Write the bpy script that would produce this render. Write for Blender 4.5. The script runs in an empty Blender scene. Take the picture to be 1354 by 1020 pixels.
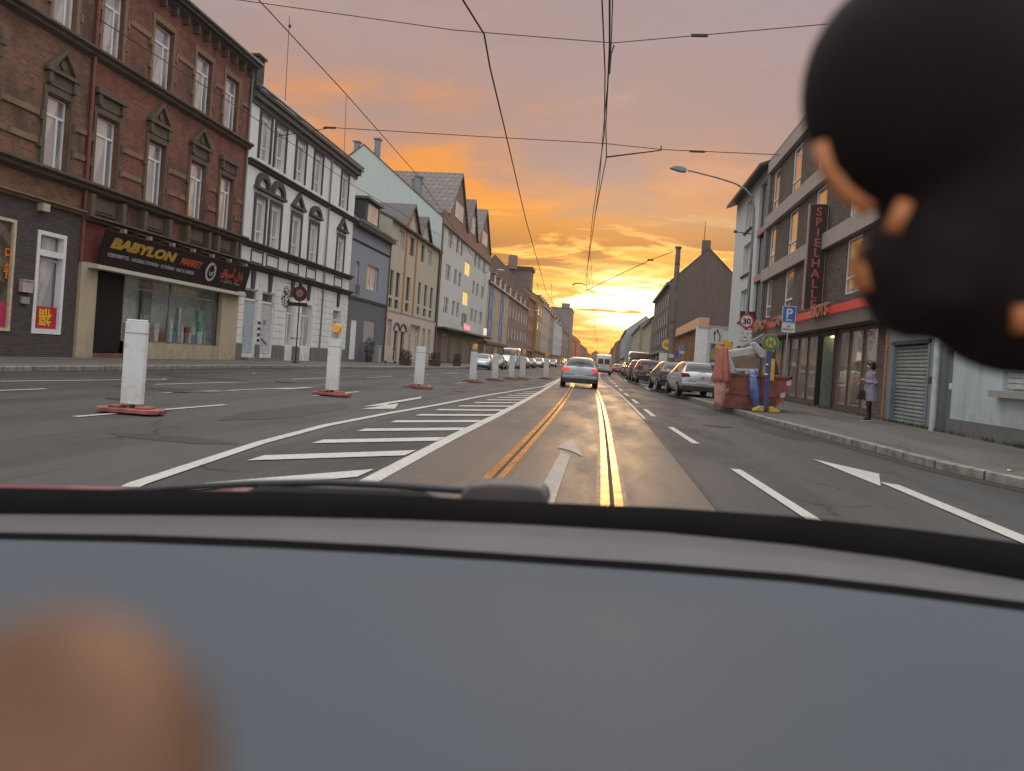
import bpy, math, random
from mathutils import Vector, Matrix
random.seed(7)
SC = bpy.context.scene
COL = SC.collection
R = math.radians

# ------------------------------------------------------------------ camera
EYE = 1.2                                   # eye height above the carriageway
ROLL = R(4.0)
FPX = 1000.0                                # focal length for a 1354 px wide frame
VX, VY, PX = 800.0, 483.0, 677.0
PY = VY - (VX - PX) * math.tan(ROLL)
YAW = math.atan(((VX - PX) * math.cos(ROLL) + (VY - PY) * math.sin(ROLL)) / FPX)
cd = bpy.data.cameras.new('camera')
cam = bpy.data.objects.new('camera', cd)
COL.objects.link(cam)
SC.camera = cam
cd.sensor_width = 36
cd.lens = 36 * FPX / 1354
cd.shift_x = 0.0
cd.shift_y = -(510.0 - PY) / 1354
cam.location = (0, 0, EYE)
fwd = Vector((-math.sin(YAW), math.cos(YAW), 0))
right = Vector((math.cos(YAW), math.sin(YAW), 0))
up = Vector((0, 0, 1))
# the phone is held rolled by four degrees, so verticals lean to the right
cx = right * math.cos(ROLL) + up * math.sin(ROLL)
cy = -right * math.sin(ROLL) + up * math.cos(ROLL)
# image x axis: along the horizon rotated
cx = right * math.cos(ROLL) + up * math.sin(ROLL)
M3 = Matrix((cx, cy, -fwd)).transposed()
cam.rotation_euler = M3.to_euler()
cd.clip_start = 0.02
cd.clip_end = 6000
cd.dof.use_dof = True
cd.dof.focus_distance = 28
cd.dof.aperture_fstop = 4.6


def ray(x, y):
    c, s = math.cos(ROLL), math.sin(ROLL)
    dx, dy = x - PX, y - PY
    a = (dx * c + dy * s) / FPX
    b = (dx * s - dy * c) / FPX
    return Vector((a * math.cos(YAW) - math.sin(YAW), a * math.sin(YAW) + math.cos(YAW), b))


def G(x, y, z=0.0):
    d = ray(x, y)
    t = (z - EYE) / d.z
    return Vector((d.x * t, d.y * t, z))


def AY(x, y, Y):
    d = ray(x, y)
    t = Y / d.y
    return Vector((d.x * t, Y, EYE + d.z * t))


def AX(x, y, X):
    d = ray(x, y)
    t = X / d.x
    return Vector((X, d.y * t, EYE + d.z * t))


# ------------------------------------------------------------------ world
SUN = ray(828, 412).normalized()
world = bpy.data.worlds.new('World')
SC.world = world
world.use_nodes = True
wt = world.node_tree
wt.nodes.clear()


class NT:
    """tiny node-building helper"""
    def __init__(s, tree):
        s.t = tree

    def n(s, kind, **kw):
        nd = s.t.nodes.new(kind)
        for k, v in kw.items():
            setattr(nd, k, v)
        return nd

    def put(s, sock, v):
        if isinstance(v, bpy.types.NodeSocket):
            s.t.links.new(v, sock)
        else:
            if hasattr(sock.default_value, '__len__') and not isinstance(v, (int, float)):
                v = tuple(v)
                if len(sock.default_value) == 4 and len(v) == 3:
                    v = v + (1,)
                sock.default_value = v
            else:
                sock.default_value = v

    def m(s, op, a, b=0.0, c=None, clamp=False):
        nd = s.n('ShaderNodeMath', operation=op, use_clamp=clamp)
        s.put(nd.inputs[0], a)
        s.put(nd.inputs[1], b)
        if c is not None:
            s.put(nd.inputs[2], c)
        return nd.outputs[0]

    def mr(s, v, a, b, c=0.0, d=1.0, smooth=True):
        nd = s.n('ShaderNodeMapRange')
        nd.interpolation_type = 'SMOOTHSTEP' if smooth else 'LINEAR'
        for i, q in enumerate((v, a, b, c, d)):
            s.put(nd.inputs[i], q)
        return nd.outputs[0]

    def mix(s, f, a, b, blend='MIX'):
        nd = s.n('ShaderNodeMix', data_type='RGBA', blend_type=blend)
        s.put(nd.inputs[0], f)
        s.put(nd.inputs[6], a)
        s.put(nd.inputs[7], b)
        return nd.outputs[2]

    def ramp(s, f, stops, interp='LINEAR'):
        nd = s.n('ShaderNodeValToRGB')
        nd.color_ramp.interpolation = interp
        e = nd.color_ramp.elements
        while len(e) < len(stops):
            e.new(0.5)
        for el, (p, c) in zip(e, stops):
            el.position = p
            el.color = (c[0], c[1], c[2], 1)
        s.put(nd.inputs[0], f)
        return nd.outputs[0]

    def noise(s, vec, scale, detail=4, rough=0.55, dist=0.0):
        nd = s.n('ShaderNodeTexNoise')
        s.put(nd.inputs['Vector'], vec)
        nd.inputs['Scale'].default_value = scale
        nd.inputs['Detail'].default_value = detail
        nd.inputs['Roughness'].default_value = rough
        nd.inputs['Distortion'].default_value = dist
        return nd.outputs[0]

    def comb(s, x, y, z):
        nd = s.n('ShaderNodeCombineXYZ')
        for i, q in enumerate((x, y, z)):
            s.put(nd.inputs[i], q)
        return nd.outputs[0]

    def sep(s, v):
        nd = s.n('ShaderNodeSeparateXYZ')
        s.put(nd.inputs[0], v)
        return nd.outputs


w = NT(wt)
tc = w.n('ShaderNodeTexCoord')
x, y, z = w.sep(tc.outputs['Generated'])
az = w.m('ARCTAN2', x, y)                           # azimuth from the street axis, to the right
el = w.m('ARCSINE', z)
daz = w.m('SUBTRACT', az, math.atan2(SUN.x, SUN.y))
del_ = w.m('SUBTRACT', el, math.asin(SUN.z))
# broad cloud sheet, stretched along the horizon
pv = w.comb(w.m('MULTIPLY', az, 1.0), w.m('MULTIPLY', el, 2.6), 0.3)
big = w.noise(pv, 2.6, 5, 0.5, 0.3)
pv2 = w.comb(w.m('ADD', w.m('MULTIPLY', az, 2.4), w.m('MULTIPLY', el, 1.6)), w.m('MULTIPLY', el, 15.0), 1.7)
streak = w.noise(pv2, 1.7, 7, 0.6, 0.5)
pv3 = w.comb(w.m('ADD', w.m('MULTIPLY', az, 1.2), w.m('MULTIPLY', el, -1.2)), w.m('MULTIPLY', el, 4.5), 5.1)
mid = w.noise(pv3, 3.2, 6, 0.58, 0.4)
# heat: elliptical distance to the sun
ha = w.m('POWER', w.m('MULTIPLY', daz, 0.62), 2.0)
hb = w.m('POWER', w.m('MULTIPLY', del_, 1.75), 2.0)
dist = w.m('SQRT', w.m('ADD', ha, hb))
# the lit sheet reaches higher on the left side
tilt = w.m('SUBTRACT', 0.06, w.m('MULTIPLY', w.mr(az, 0.0, -0.28), 0.20))
dist = w.m('ADD', dist, tilt)
dist = w.m('ADD', dist, w.m('MULTIPLY', w.m('SUBTRACT', big, 0.5), 0.5))
dist = w.m('ADD', dist, w.m('MULTIPLY', w.m('SUBTRACT', mid, 0.5), 0.34))
sky = w.ramp(w.m('MULTIPLY', dist, 1.0, clamp=True), [
    (0.00, (1.05, 0.56, 0.11)), (0.10, (1.0, 0.43, 0.055)), (0.20, (0.92, 0.32, 0.045)),
    (0.29, (0.86, 0.32, 0.075)), (0.36, (0.62, 0.30, 0.165)), (0.44, (0.465, 0.295, 0.25)), (0.56, (0.42, 0.305, 0.30)), (1.0, (0.36, 0.305, 0.345))])
# soft mauve bellies in the higher cloud sheet
belly = w.m('MULTIPLY', w.mr(mid, 0.46, 0.62), w.mr(el, 0.10, 0.18))
sky = w.mix(w.m('MULTIPLY', belly, 0.38), sky, (0.40, 0.265, 0.235))
bright = w.m('MULTIPLY', w.mr(mid, 0.44, 0.30), w.mr(el, 0.12, 0.2))
sky = w.mix(w.m('MULTIPLY', bright, 0.30), sky, (0.66, 0.42, 0.34))
# broad gold around the sun
wide = w.m('EXPONENT', w.m('MULTIPLY', w.m('ADD', w.m('POWER', w.m('DIVIDE', daz, 0.25), 2.0), w.m('POWER', w.m('DIVIDE', del_, 0.10), 2.0)), -1.0))
sky = w.mix(w.m('MULTIPLY', wide, 0.75), sky, (1.2, 0.62, 0.09))
# streaky low clouds: brown bellies with bright yellow edges
low = w.mr(el, 0.215, 0.13)
near = w.mr(w.m('ABSOLUTE', daz), 0.75, 0.25)
ln = w.m('MULTIPLY', low, near)
brown = w.m('MULTIPLY', w.mr(streak, 0.475, 0.53), ln)
sky = w.mix(w.m('MULTIPLY', brown, 0.95), sky, (0.42, 0.165, 0.055))
edge = w.m('MULTIPLY', w.mr(w.m('ABSOLUTE', w.m('SUBTRACT', streak, 0.462)), 0.038, 0.0), ln)
sky = w.mix(w.m('MULTIPLY', edge, 0.8), sky, (1.15, 0.74, 0.19))
fine = w.noise(w.comb(w.m('MULTIPLY', az, 5.0), w.m('MULTIPLY', el, 34.0), 4.2), 2.2, 6, 0.62, 0.6)
sky = w.mix(w.m('MULTIPLY', w.m('MULTIPLY', w.mr(fine, 0.52, 0.66), ln), 0.55), sky, (0.60, 0.27, 0.09))
# gap in the cloud where the sun burns through
wob = w.m('ADD', 0.012, w.m('MULTIPLY', w.m('SUBTRACT', streak, 0.5), 0.10))
gx = w.m('POWER', w.m('DIVIDE', w.m('ADD', daz, -0.004), 0.090), 2.0)
gy = w.m('POWER', w.m('DIVIDE', w.m('SUBTRACT', del_, wob), 0.036), 2.0)
core = w.m('EXPONENT', w.m('MULTIPLY', w.m('ADD', gx, gy), -0.9))
core = w.m('MULTIPLY', core, w.mr(fine, 0.66, 0.5, 0.25, 1.0))
halo = w.mr(core, 0.04, 0.5)
sky = w.mix(w.m('MULTIPLY', halo, 0.9), sky, (1.4, 1.0, 0.30))
core = w.mr(core, 0.25, 0.62)
sky = w.mix(core, sky, (2.1, 1.8, 1.2))
# out of view overhead and behind: sky brightened as fill light for the facades
far_ = w.mr(w.m('ABSOLUTE', az), 0.9, 2.0)
hi = w.mr(el, 0.48, 0.85)
sky = w.mix(hi, sky, (2.65, 2.6, 2.55))
sky = w.mix(w.m('MULTIPLY', far_, 0.85), sky, (1.25, 1.22, 1.22))
nis = w.n('ShaderNodeTexSky', sky_type='NISHITA')
nis.sun_disc = False
nis.sun_elevation = math.asin(SUN.z)
nis.sun_rotation = math.atan2(SUN.x, SUN.y)
bg1 = w.n('ShaderNodeBackground')
bg2 = w.n('ShaderNodeBackground')
w.put(bg1.inputs[0], sky)
bg1.inputs[1].default_value = 1.0
w.put(bg2.inputs[0], nis.outputs[0])
bg2.inputs[1].default_value = 0.006
add = w.n('ShaderNodeAddShader')
wt.links.new(bg1.outputs[0], add.inputs[0])
wt.links.new(bg2.outputs[0], add.inputs[1])
wo = w.n('ShaderNodeOutputWorld')
wt.links.new(add.outputs[0], wo.inputs[0])

sl = bpy.data.lights.new('sun', 'SUN')
sl.energy = 0.22
sl.angle = R(9)
sl.color = (1.0, 0.60, 0.28)
so = bpy.data.objects.new('sun', sl)
COL.objects.link(so)
so.rotation_euler = (-SUN).to_track_quat('-Z', 'Y').to_euler()
so.location = (0, 60, 60)

SC.view_settings.view_transform = 'Standard'
SC.view_settings.look = 'None'
SC.view_settings.exposure = 0.0
SC.view_settings.gamma = 1.0
SC.render.engine = 'CYCLES'
SC.cycles.max_bounces = 6
SC.cycles.diffuse_bounces = 3
SC.cycles.glossy_bounces = 3
SC.cycles.transparent_max_bounces = 6

# ------------------------------------------------------------------ materials
MATS = {}


def pbsdf(name):
    m = bpy.data.materials.new(name)
    m.use_nodes = True
    t = m.node_tree
    b = t.nodes['Principled BSDF']
    return m, NT(t), b


def vtex(n, kind='Object'):
    return n.n('ShaderNodeTexCoord').outputs[kind]


def bump(n, b, h, strength=0.3, dist=0.02):
    bp = n.n('ShaderNodeBump')
    bp.inputs['Strength'].default_value = strength
    bp.inputs['Distance'].default_value = dist
    n.put(bp.inputs['Height'], h)
    n.put(b.inputs['Normal'], bp.outputs[0])


def plain(name, col, rough=0.6, metal=0.0, var=0.12, scale=6.0, spec=0.5, coat=0.0):
    if name in MATS:
        return MATS[name]
    m, n, b = pbsdf(name)
    f = n.noise(vtex(n), scale, 4, 0.6)
    c = n.mix(n.mr(f, 0.35, 0.65), [q * (1 - var) for q in col], [min(1, q * (1 + var)) for q in col])
    n.put(b.inputs['Base Color'], c)
    b.inputs['Roughness'].default_value = rough
    b.inputs['Metallic'].default_value = metal
    b.inputs['Specular IOR Level'].default_value = spec
    b.inputs['Coat Weight'].default_value = coat
    b.inputs['Coat Roughness'].default_value = 0.05
    MATS[name] = m
    return m


def emis(name, col, strength, base=None):
    if name in MATS:
        return MATS[name]
    m, n, b = pbsdf(name)
    b.inputs['Base Color'].default_value = (*(base or col), 1)
    b.inputs['Emission Color'].default_value = (*col, 1)
    b.inputs['Emission Strength'].default_value = strength
    b.inputs['Roughness'].default_value = 0.35
    MATS[name] = m
    return m


def plaster(name, col, dirt=0.3, rough=0.85):
    if name in MATS:
        return MATS[name]
    m, n, b = pbsdf(name)
    v = vtex(n)
    x, y, z = n.sep(v)
    st = n.noise(n.comb(n.m('MULTIPLY', n.m('ADD', x, y), 1.6), 0.0, n.m('MULTIPLY', z, 0.22)), 1.5, 5, 0.65)
    bl = n.noise(v, 0.5, 5, 0.6)
    c = n.mix(n.m('MULTIPLY', n.mr(st, 0.42, 0.75), dirt), col, [q * 0.45 for q in col])
    c = n.mix(n.m('MULTIPLY', n.mr(bl, 0.4, 0.7), 0.22), c, [col[0] * 0.8, col[1] * 0.77, col[2] * 0.7])
    splash = n.m('MULTIPLY', n.mr(z, 1.3, 0.1), n.mr(n.noise(v, 3.0, 4), 0.35, 0.6))
    c = n.mix(n.m('MULTIPLY', splash, 0.35), c, (0.11, 0.10, 0.085))
    n.put(b.inputs['Base Color'], c)
    b.inputs['Roughness'].default_value = rough
    b.inputs['Specular IOR Level'].default_value = 0.25
    bump(n, b, n.noise(v, 45, 3), 0.25, 0.006)
    MATS[name] = m
    return m


def brick(name, c1, c2, mortar, bw=0.25, bh=0.075, soot=0.35, mort=0.011):
    if name in MATS:
        return MATS[name]
    m, n, b = pbsdf(name)
    v = vtex(n)
    x, y, z = n.sep(v)
    q = n.comb(n.m('ADD', x, y), z, 0.0)
    bt = n.n('ShaderNodeTexBrick')
    n.put(bt.inputs['Vector'], q)
    bt.inputs['Color1'].default_value = (*c1, 1)
    bt.inputs['Color2'].default_value = (*c2, 1)
    bt.inputs['Mortar'].default_value = (*mortar, 1)
    bt.inputs['Scale'].default_value = 1.0
    bt.inputs['Mortar Size'].default_value = mort
    bt.inputs['Mortar Smooth'].default_value = 0.3
    bt.inputs['Brick Width'].default_value = bw
    bt.inputs['Row Height'].default_value = bh
    st = n.noise(n.comb(n.m('ADD', x, y), 0.0, n.m('MULTIPLY', z, 0.5)), 0.9, 5, 0.65)
    c = n.mix(n.m('MULTIPLY', n.mr(st, 0.44, 0.66), soot), bt.outputs['Color'], (0.06, 0.045, 0.04))
    sp = n.noise(v, 9.0, 3, 0.6)
    c = n.mix(n.m('MULTIPLY', n.mr(sp, 0.5, 0.75), 0.3), c, [q * 1.35 for q in c1])
    n.put(b.inputs['Base Color'], c)
    b.inputs['Roughness'].default_value = 0.85
    b.inputs['Specular IOR Level'].default_value = 0.3
    bump(n, b, n.m('ADD', n.m('MULTIPLY', bt.outputs['Fac'], -1.0), n.m('MULTIPLY', sp, 0.4)), 0.6, 0.012)
    MATS[name] = m
    return m


def tiles(name, col, bw=.3, rh=.34):
    if name in MATS:
        return MATS[name]
    m, n, b = pbsdf(name)
    x, y, z = n.sep(vtex(n))
    bt = n.n('ShaderNodeTexBrick')
    nz = n.m('MULTIPLY', z, 1.35)
    g = n.n('ShaderNodeNewGeometry')
    n.put(bt.inputs['Vector'], n.comb(n.m('ADD', x, y), nz, 0.0))
    bt.inputs['Color1'].default_value = (*col, 1)
    bt.inputs['Color2'].default_value = (*[q * 0.72 for q in col], 1)
    bt.inputs['Mortar'].default_value = (*[q * 0.3 for q in col], 1)
    bt.inputs['Scale'].default_value = 1.0
    bt.inputs['Mortar Size'].default_value = 0.1 * rh
    bt.inputs['Brick Width'].default_value = bw
    bt.inputs['Row Height'].default_value = rh
    c = n.mix(n.mr(n.noise(vtex(n), 1.2, 5), 0.4, 0.7), bt.outputs['Color'], [q * 0.6 for q in col])
    n.put(b.inputs['Base Color'], c)
    b.inputs['Roughness'].default_value = 0.6
    bump(n, b, bt.outputs['Fac'], 0.5, -0.03)
    MATS[name] = m
    return m


def pane_mat(name, dark, light, edge=0.55, rough=0.04, ior=2.6):
    """window glass with what stands behind it: a curtain on part of the pane, dark room on the rest"""
    if name in MATS:
        return MATS[name]
    m, n, b = pbsdf(name)
    oi = n.n('ShaderNodeObjectInfo')
    v = vtex(n)
    x, y, z = n.sep(v)
    folds = n.noise(n.comb(n.m('MULTIPLY', x, 9.0), n.m('MULTIPLY', oi.outputs['Random'], 30.0), n.m('MULTIPLY', z, 0.5)), 1.0, 3)
    wave = n.noise(n.comb(n.m('ADD', x, n.m('MULTIPLY', z, -0.35)), n.m('MULTIPLY', oi.outputs['Random'], 40.0), 0.0), 1.3, 1)
    cur = n.mr(wave, edge - 0.03, edge + 0.03)
    lc = n.mix(folds, [q * 0.6 for q in light], light)
    c = n.mix(cur, dark, lc)
    n.put(b.inputs['Base Color'], c)
    b.inputs['Roughness'].default_value = 0.5
    b.inputs['Specular IOR Level'].default_value = 0.6
    b.inputs['Coat Weight'].default_value = 1.0
    b.inputs['Coat IOR'].default_value = ior
    b.inputs['Coat Roughness'].default_value = rough
    bw = n.noise(n.comb(n.m('ADD', x, n.m('MULTIPLY', oi.outputs['Random'], 9.0)), y, z), 0.9, 1)
    bp = n.n('ShaderNodeBump')
    bp.inputs['Strength'].default_value = 0.12
    bp.inputs['Distance'].default_value = 0.05
    n.put(bp.inputs['Height'], bw)
    n.put(b.inputs['Coat Normal'], bp.outputs[0])
    MATS[name] = m
    return m


def asphalt(name, base, warm=0.0, rough0=0.50, rough1=0.74, spec=0.32):
    if name in MATS:
        return MATS[name]
    m, n, b = pbsdf(name)
    v = vtex(n)
    x, y, z = n.sep(v)
    fine = n.noise(v, 55.0, 3, 0.7)
    patch = n.noise(n.comb(n.m('MULTIPLY', x, 1.0), n.m('MULTIPLY', y, 0.22), 0.0), 0.9, 6, 0.62)
    big = n.noise(v, 0.16, 3, 0.5)
    c = n.mix(n.mr(fine, 0.3, 0.75), [q * 0.55 for q in base], [q * 1.6 for q in base])
    c = n.mix(n.m('MULTIPLY', n.mr(n.noise(v, 14.0, 4, 0.7), 0.5, 0.68), 0.35), c, [q * 2.0 for q in base])
    c = n.mix(n.m('MULTIPLY', n.mr(patch, 0.40, 0.66), 0.6), c, [q * 0.5 for q in base])
    lane = n.noise(n.comb(n.m('MULTIPLY', x, 1.3), n.m('MULTIPLY', y, 0.03), 2.0), 1.0, 3, 0.5)
    c = n.mix(n.m('MULTIPLY', n.mr(lane, 0.42, 0.6), 0.45), c, [q * 1.7 for q in base])
    c = n.mix(n.m('MULTIPLY', n.mr(big, 0.45, 0.6), 0.35), c, [q * 1.5 for q in base])
    vo = n.n('ShaderNodeTexVoronoi', feature='DISTANCE_TO_EDGE')
    dv = n.n('ShaderNodeVectorMath', operation='ADD')
    n.put(dv.inputs[0], v)
    nz = n.n('ShaderNodeTexNoise')
    nz.inputs['Scale'].default_value = 1.2
    nz.inputs['Detail'].default_value = 4
    n.put(nz.inputs['Vector'], v)
    n.put(dv.inputs[1], nz.outputs['Color'])
    n.put(vo.inputs['Vector'], dv.outputs[0])
    vo.inputs['Scale'].default_value = 0.33
    crack = n.m('MULTIPLY', n.mr(vo.outputs['Distance'], 0.010, 0.002), n.mr(patch, 0.45, 0.6))
    c = n.mix(crack, c, [q * 0.25 for q in base])
    n.put(b.inputs['Base Color'], c)
    rr = n.mr(patch, 0.35, 0.68, rough0, rough1)
    n.put(b.inputs['Roughness'], rr)
    b.inputs['Specular IOR Level'].default_value = spec
    bump(n, b, n.m('ADD', fine, n.m('MULTIPLY', crack, -1.0)), 0.35, 0.008)
    MATS[name] = m
    return m


def worn_paint(name, col=(0.42, 0.41, 0.38), wear=0.46):
    if name in MATS:
        return MATS[name]
    m, n, b = pbsdf(name)
    v = vtex(n)
    f = n.noise(v, 26.0, 3, 0.6)
    g = n.noise(v, 1.1, 3, 0.5)
    k = n.m('ADD', n.m('MULTIPLY', f, 0.75), n.m('MULTIPLY', g, 0.25))
    c = n.mix(n.mr(k, wear - 0.12, wear + 0.03), (0.22, 0.215, 0.205), col)
    n.put(b.inputs['Base Color'], c)
    b.inputs['Roughness'].default_value = 0.55
    MATS[name] = m
    return m


white_f = plain('white frame paint', (0.66, 0.67, 0.67), 0.45, var=0.06)
dark_f = plain('dark frame', (0.035, 0.034, 0.035), 0.4)
brown_f = plain('brown frame', (0.10, 0.055, 0.035), 0.5)
steel = plain('galvanised steel', (0.33, 0.34, 0.35), 0.45, 0.7)
darksteel = plain('dark steel', (0.045, 0.045, 0.048), 0.45, 0.4)
zinc = plain('zinc gutter', (0.20, 0.21, 0.22), 0.5, 0.3)
pane = pane_mat('window pane with curtain', (0.22, 0.23, 0.24), (0.50, 0.49, 0.48), 0.50, ior=3.4)
pane_d = pane_mat('dark window pane', (0.02, 0.022, 0.025), (0.16, 0.17, 0.17), 0.62, ior=1.7)
pane_s = pane_mat('shop window pane', (0.03, 0.03, 0.03), (0.07, 0.07, 0.065), 0.6)
pane_lit = emis('lit window pane', (1.0, 0.62, 0.16), 0.75, (0.5, 0.4, 0.2))
rubber = plain('black rubber', (0.018, 0.018, 0.018), 0.75)


# ------------------------------------------------------------------ mesh helpers
class MB:
    def __init__(s):
        s.v, s.f = [], []

    def add(s, vs, fs):
        o = len(s.v)
        s.v += [tuple(q) for q in vs]
        s.f += [tuple(o + i for i in f) for f in fs]
        return s

    def box(s, x0, x1, y0, y1, z0, z1):
        if x0 > x1: x0, x1 = x1, x0
        if y0 > y1: y0, y1 = y1, y0
        if z0 > z1: z0, z1 = z1, z0
        return s.add([(x0, y0, z0), (x1, y0, z0), (x1, y1, z0), (x0, y1, z0), (x0, y0, z1), (x1, y0, z1), (x1, y1, z1), (x0, y1, z1)],
                     [(0, 3, 2, 1), (4, 5, 6, 7), (0, 1, 5, 4), (1, 2, 6, 5), (2, 3, 7, 6), (3, 0, 4, 7)])

    def quad(s, *p):
        return s.add(p, [tuple(range(len(p)))])

    def prism(s, pts, axis, a, b):
        """pts 2-D outline; axis 'x','y','z' is the extrusion axis from a to b"""
        def mk(p, t):
            if axis == 'x': return (t, p[0], p[1])
            if axis == 'y': return (p[0], t, p[1])
            return (p[0], p[1], t)
        n = len(pts)
        vs = [mk(p, a) for p in pts] + [mk(p, b) for p in pts]
        fs = [tuple(range(n)), tuple(range(2 * n - 1, n - 1, -1))]
        for i in range(n):
            j = (i + 1) % n
            fs.append((i, i + n, j + n, j))
        return s.add(vs, fs)

    def cyl(s, c, r, h, axis='z', n=16, r2=None, cap=True):
        r2 = r if r2 is None else r2
        vs = []
        for k, rr in ((0, r), (1, r2)):
            for i in range(n):
                a = 2 * math.pi * i / n
                p, q, t = rr * math.cos(a), rr * math.sin(a), h * k
                if axis == 'z': vs.append((c[0] + p, c[1] + q, c[2] + t))
                elif axis == 'y': vs.append((c[0] + p, c[1] + t, c[2] + q))
                else: vs.append((c[0] + t, c[1] + p, c[2] + q))
        fs = [(i, (i + 1) % n, (i + 1) % n + n, i + n) for i in range(n)]
        if cap:
            fs += [tuple(range(n - 1, -1, -1)), tuple(range(n, 2 * n))]
        return s.add(vs, fs)

    def tube(s, pts, r, n=6):
        pts = [Vector(p) for p in pts]
        rings = []
        for i, p in enumerate(pts):
            d = (pts[min(i + 1, len(pts) - 1)] - pts[max(i - 1, 0)]).normalized()
            a = d.cross(Vector((0, 0, 1)))
            if a.length < 1e-3: a = Vector((1, 0, 0))
            a.normalize()
            b = d.cross(a)
            rr = r[i] if isinstance(r, (list, tuple)) else r
            rings.append([p + (a * math.cos(2 * math.pi * k / n) + b * math.sin(2 * math.pi * k / n)) * rr for k in range(n)])
        vs = [q for g in rings for q in g]
        fs = []
        for i in range(len(pts) - 1):
            for k in range(n):
                j = (k + 1) % n
                fs.append((i * n + k, i * n + j, (i + 1) * n + j, (i + 1) * n + k))
        fs += [tuple(range(n)), tuple(range(len(vs) - 1, len(vs) - n - 1, -1))]
        return s.add(vs, fs)

    def ell(s, c, r, nu=16, nv=10):
        vs, fs = [], []
        for j in range(nv + 1):
            t = math.pi * j / nv
            for i in range(nu):
                a = 2 * math.pi * i / nu
                vs.append((c[0] + r[0] * math.sin(t) * math.cos(a), c[1] + r[1] * math.sin(t) * math.sin(a), c[2] + r[2] * math.cos(t)))
        for j in range(nv):
            for i in range(nu):
                k = (i + 1) % nu
                fs.append((j * nu + i, j * nu + k, (j + 1) * nu + k, (j + 1) * nu + i))
        return s.add(vs, fs)

    def mesh(s, name, mat):
        me = bpy.data.meshes.new(name)
        me.from_pydata(s.v, [], s.f)
        me.validate()
        me.update()
        if mat: me.materials.append(mat)
        return me

    def build(s, name, mat, parent=None, bevel=0.0, smooth=False, loc=None, fix=True):
        me = s.mesh(name, mat)
        if fix:
            import bmesh
            bm = bmesh.new()
            bm.from_mesh(me)
            bmesh.ops.recalc_face_normals(bm, faces=bm.faces)
            bm.to_mesh(me)
            bm.free()
        if smooth:
            me.shade_smooth()
        o = bpy.data.objects.new(name, me)
        COL.objects.link(o)
        if parent: o.parent = parent
        if loc: o.location = loc
        if bevel:
            b = o.modifiers.new('bevel', 'BEVEL')
            b.width = bevel
            b.segments = 2
            b.limit_method = 'ANGLE'
        return o


def tag(o, label=None, cat=None, group=None, kind=None):
    if label: o['label'] = label
    if cat: o['category'] = cat
    if group: o['group'] = group
    if kind: o['kind'] = kind
    return o


def thing(name, label, cat, loc=(0, 0, 0), rz=0.0, group=None):
    o = bpy.data.objects.new(name, None)
    o.empty_display_size = 0.3
    COL.objects.link(o)
    o.location = loc
    o.rotation_euler = (0, 0, rz)
    return tag(o, label, cat, group)


def kids(o):
    return [c for c in bpy.data.objects if c.parent == o]


def copy_tree(o, parent=None, kidmap=None):
    if kidmap is None:
        kidmap = {}
        for c in bpy.data.objects:
            if c.parent: kidmap.setdefault(c.parent.name, []).append(c)
    c = o.copy()
    COL.objects.link(c)
    c.parent = parent
    for ch in kidmap.get(o.name, []):
        copy_tree(ch, c, kidmap)
    return c


def text(name, body, size, mat, parent, loc, rot=(math.pi / 2, 0, 0), ext=0.01, width=None, align='LEFT', bold=0.0, sx=1.0, shear=0.0):
    cu = bpy.data.curves.new(name, 'FONT')
    cu.body = body
    cu.size = size
    cu.extrude = ext
    cu.offset = bold
    cu.align_x = align
    cu.shear = shear
    cu.resolution_u = 3
    t = bpy.data.objects.new(name, cu)
    COL.objects.link(t)
    bpy.context.view_layer.update()
    dg = bpy.context.evaluated_depsgraph_get()
    me = bpy.data.meshes.new_from_object(t.evaluated_get(dg))
    COL.objects.unlink(t)
    bpy.data.objects.remove(t)
    me.materials.clear()
    me.materials.append(mat)
    xs = [q.co.x for q in me.vertices]
    if width and xs:
        k = width / max(0.001, max(xs) - min(xs))
        for q in me.vertices: q.co.x *= k
    if sx != 1.0:
        for q in me.vertices: q.co.x *= sx
    o = bpy.data.objects.new(name, me)
    COL.objects.link(o)
    if parent: o.parent = parent
    o.location = loc
    o.rotation_euler = rot
    return o


# ------------------------------------------------------------------ ground, road, pavements
g = MB().quad((-1500, -200, -0.06), (1500, -200, -0.06), (1500, 1300, -0.06), (-1500, 1300, -0.06)).build('ground', plain('bare ground', (0.09, 0.08, 0.07), 0.9), fix=False)
tag(g, kind='structure')
road_m = asphalt('asphalt', (0.040, 0.038, 0.036))
bed_m = asphalt('track bed asphalt', (0.082, 0.066, 0.052), rough0=0.36, rough1=0.58, spec=0.5)
pave_m = asphalt('pavement asphalt', (0.095, 0.09, 0.08), rough0=0.7, rough1=0.85)
kerb_m, n, b = pbsdf('kerb stone')
v = vtex(n); x, y, z = n.sep(v)
fr = n.m('FRACT', y)
jt = n.m('MAXIMUM', n.m('LESS_THAN', fr, 0.02), n.m('GREATER_THAN', fr, 0.985))
c = n.mix(n.mr(n.noise(v, 5.0, 5, .65), .35, .65), (0.13, 0.122, 0.108), (0.25, 0.24, 0.215))
n.put(b.inputs['Base Color'], n.mix(jt, c, (0.03, 0.028, 0.025)))
b.inputs['Roughness'].default_value = 0.8
paint = worn_paint('road paint')
paint_old = worn_paint('worn road paint', (0.34, 0.28, 0.22), 0.58)

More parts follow.
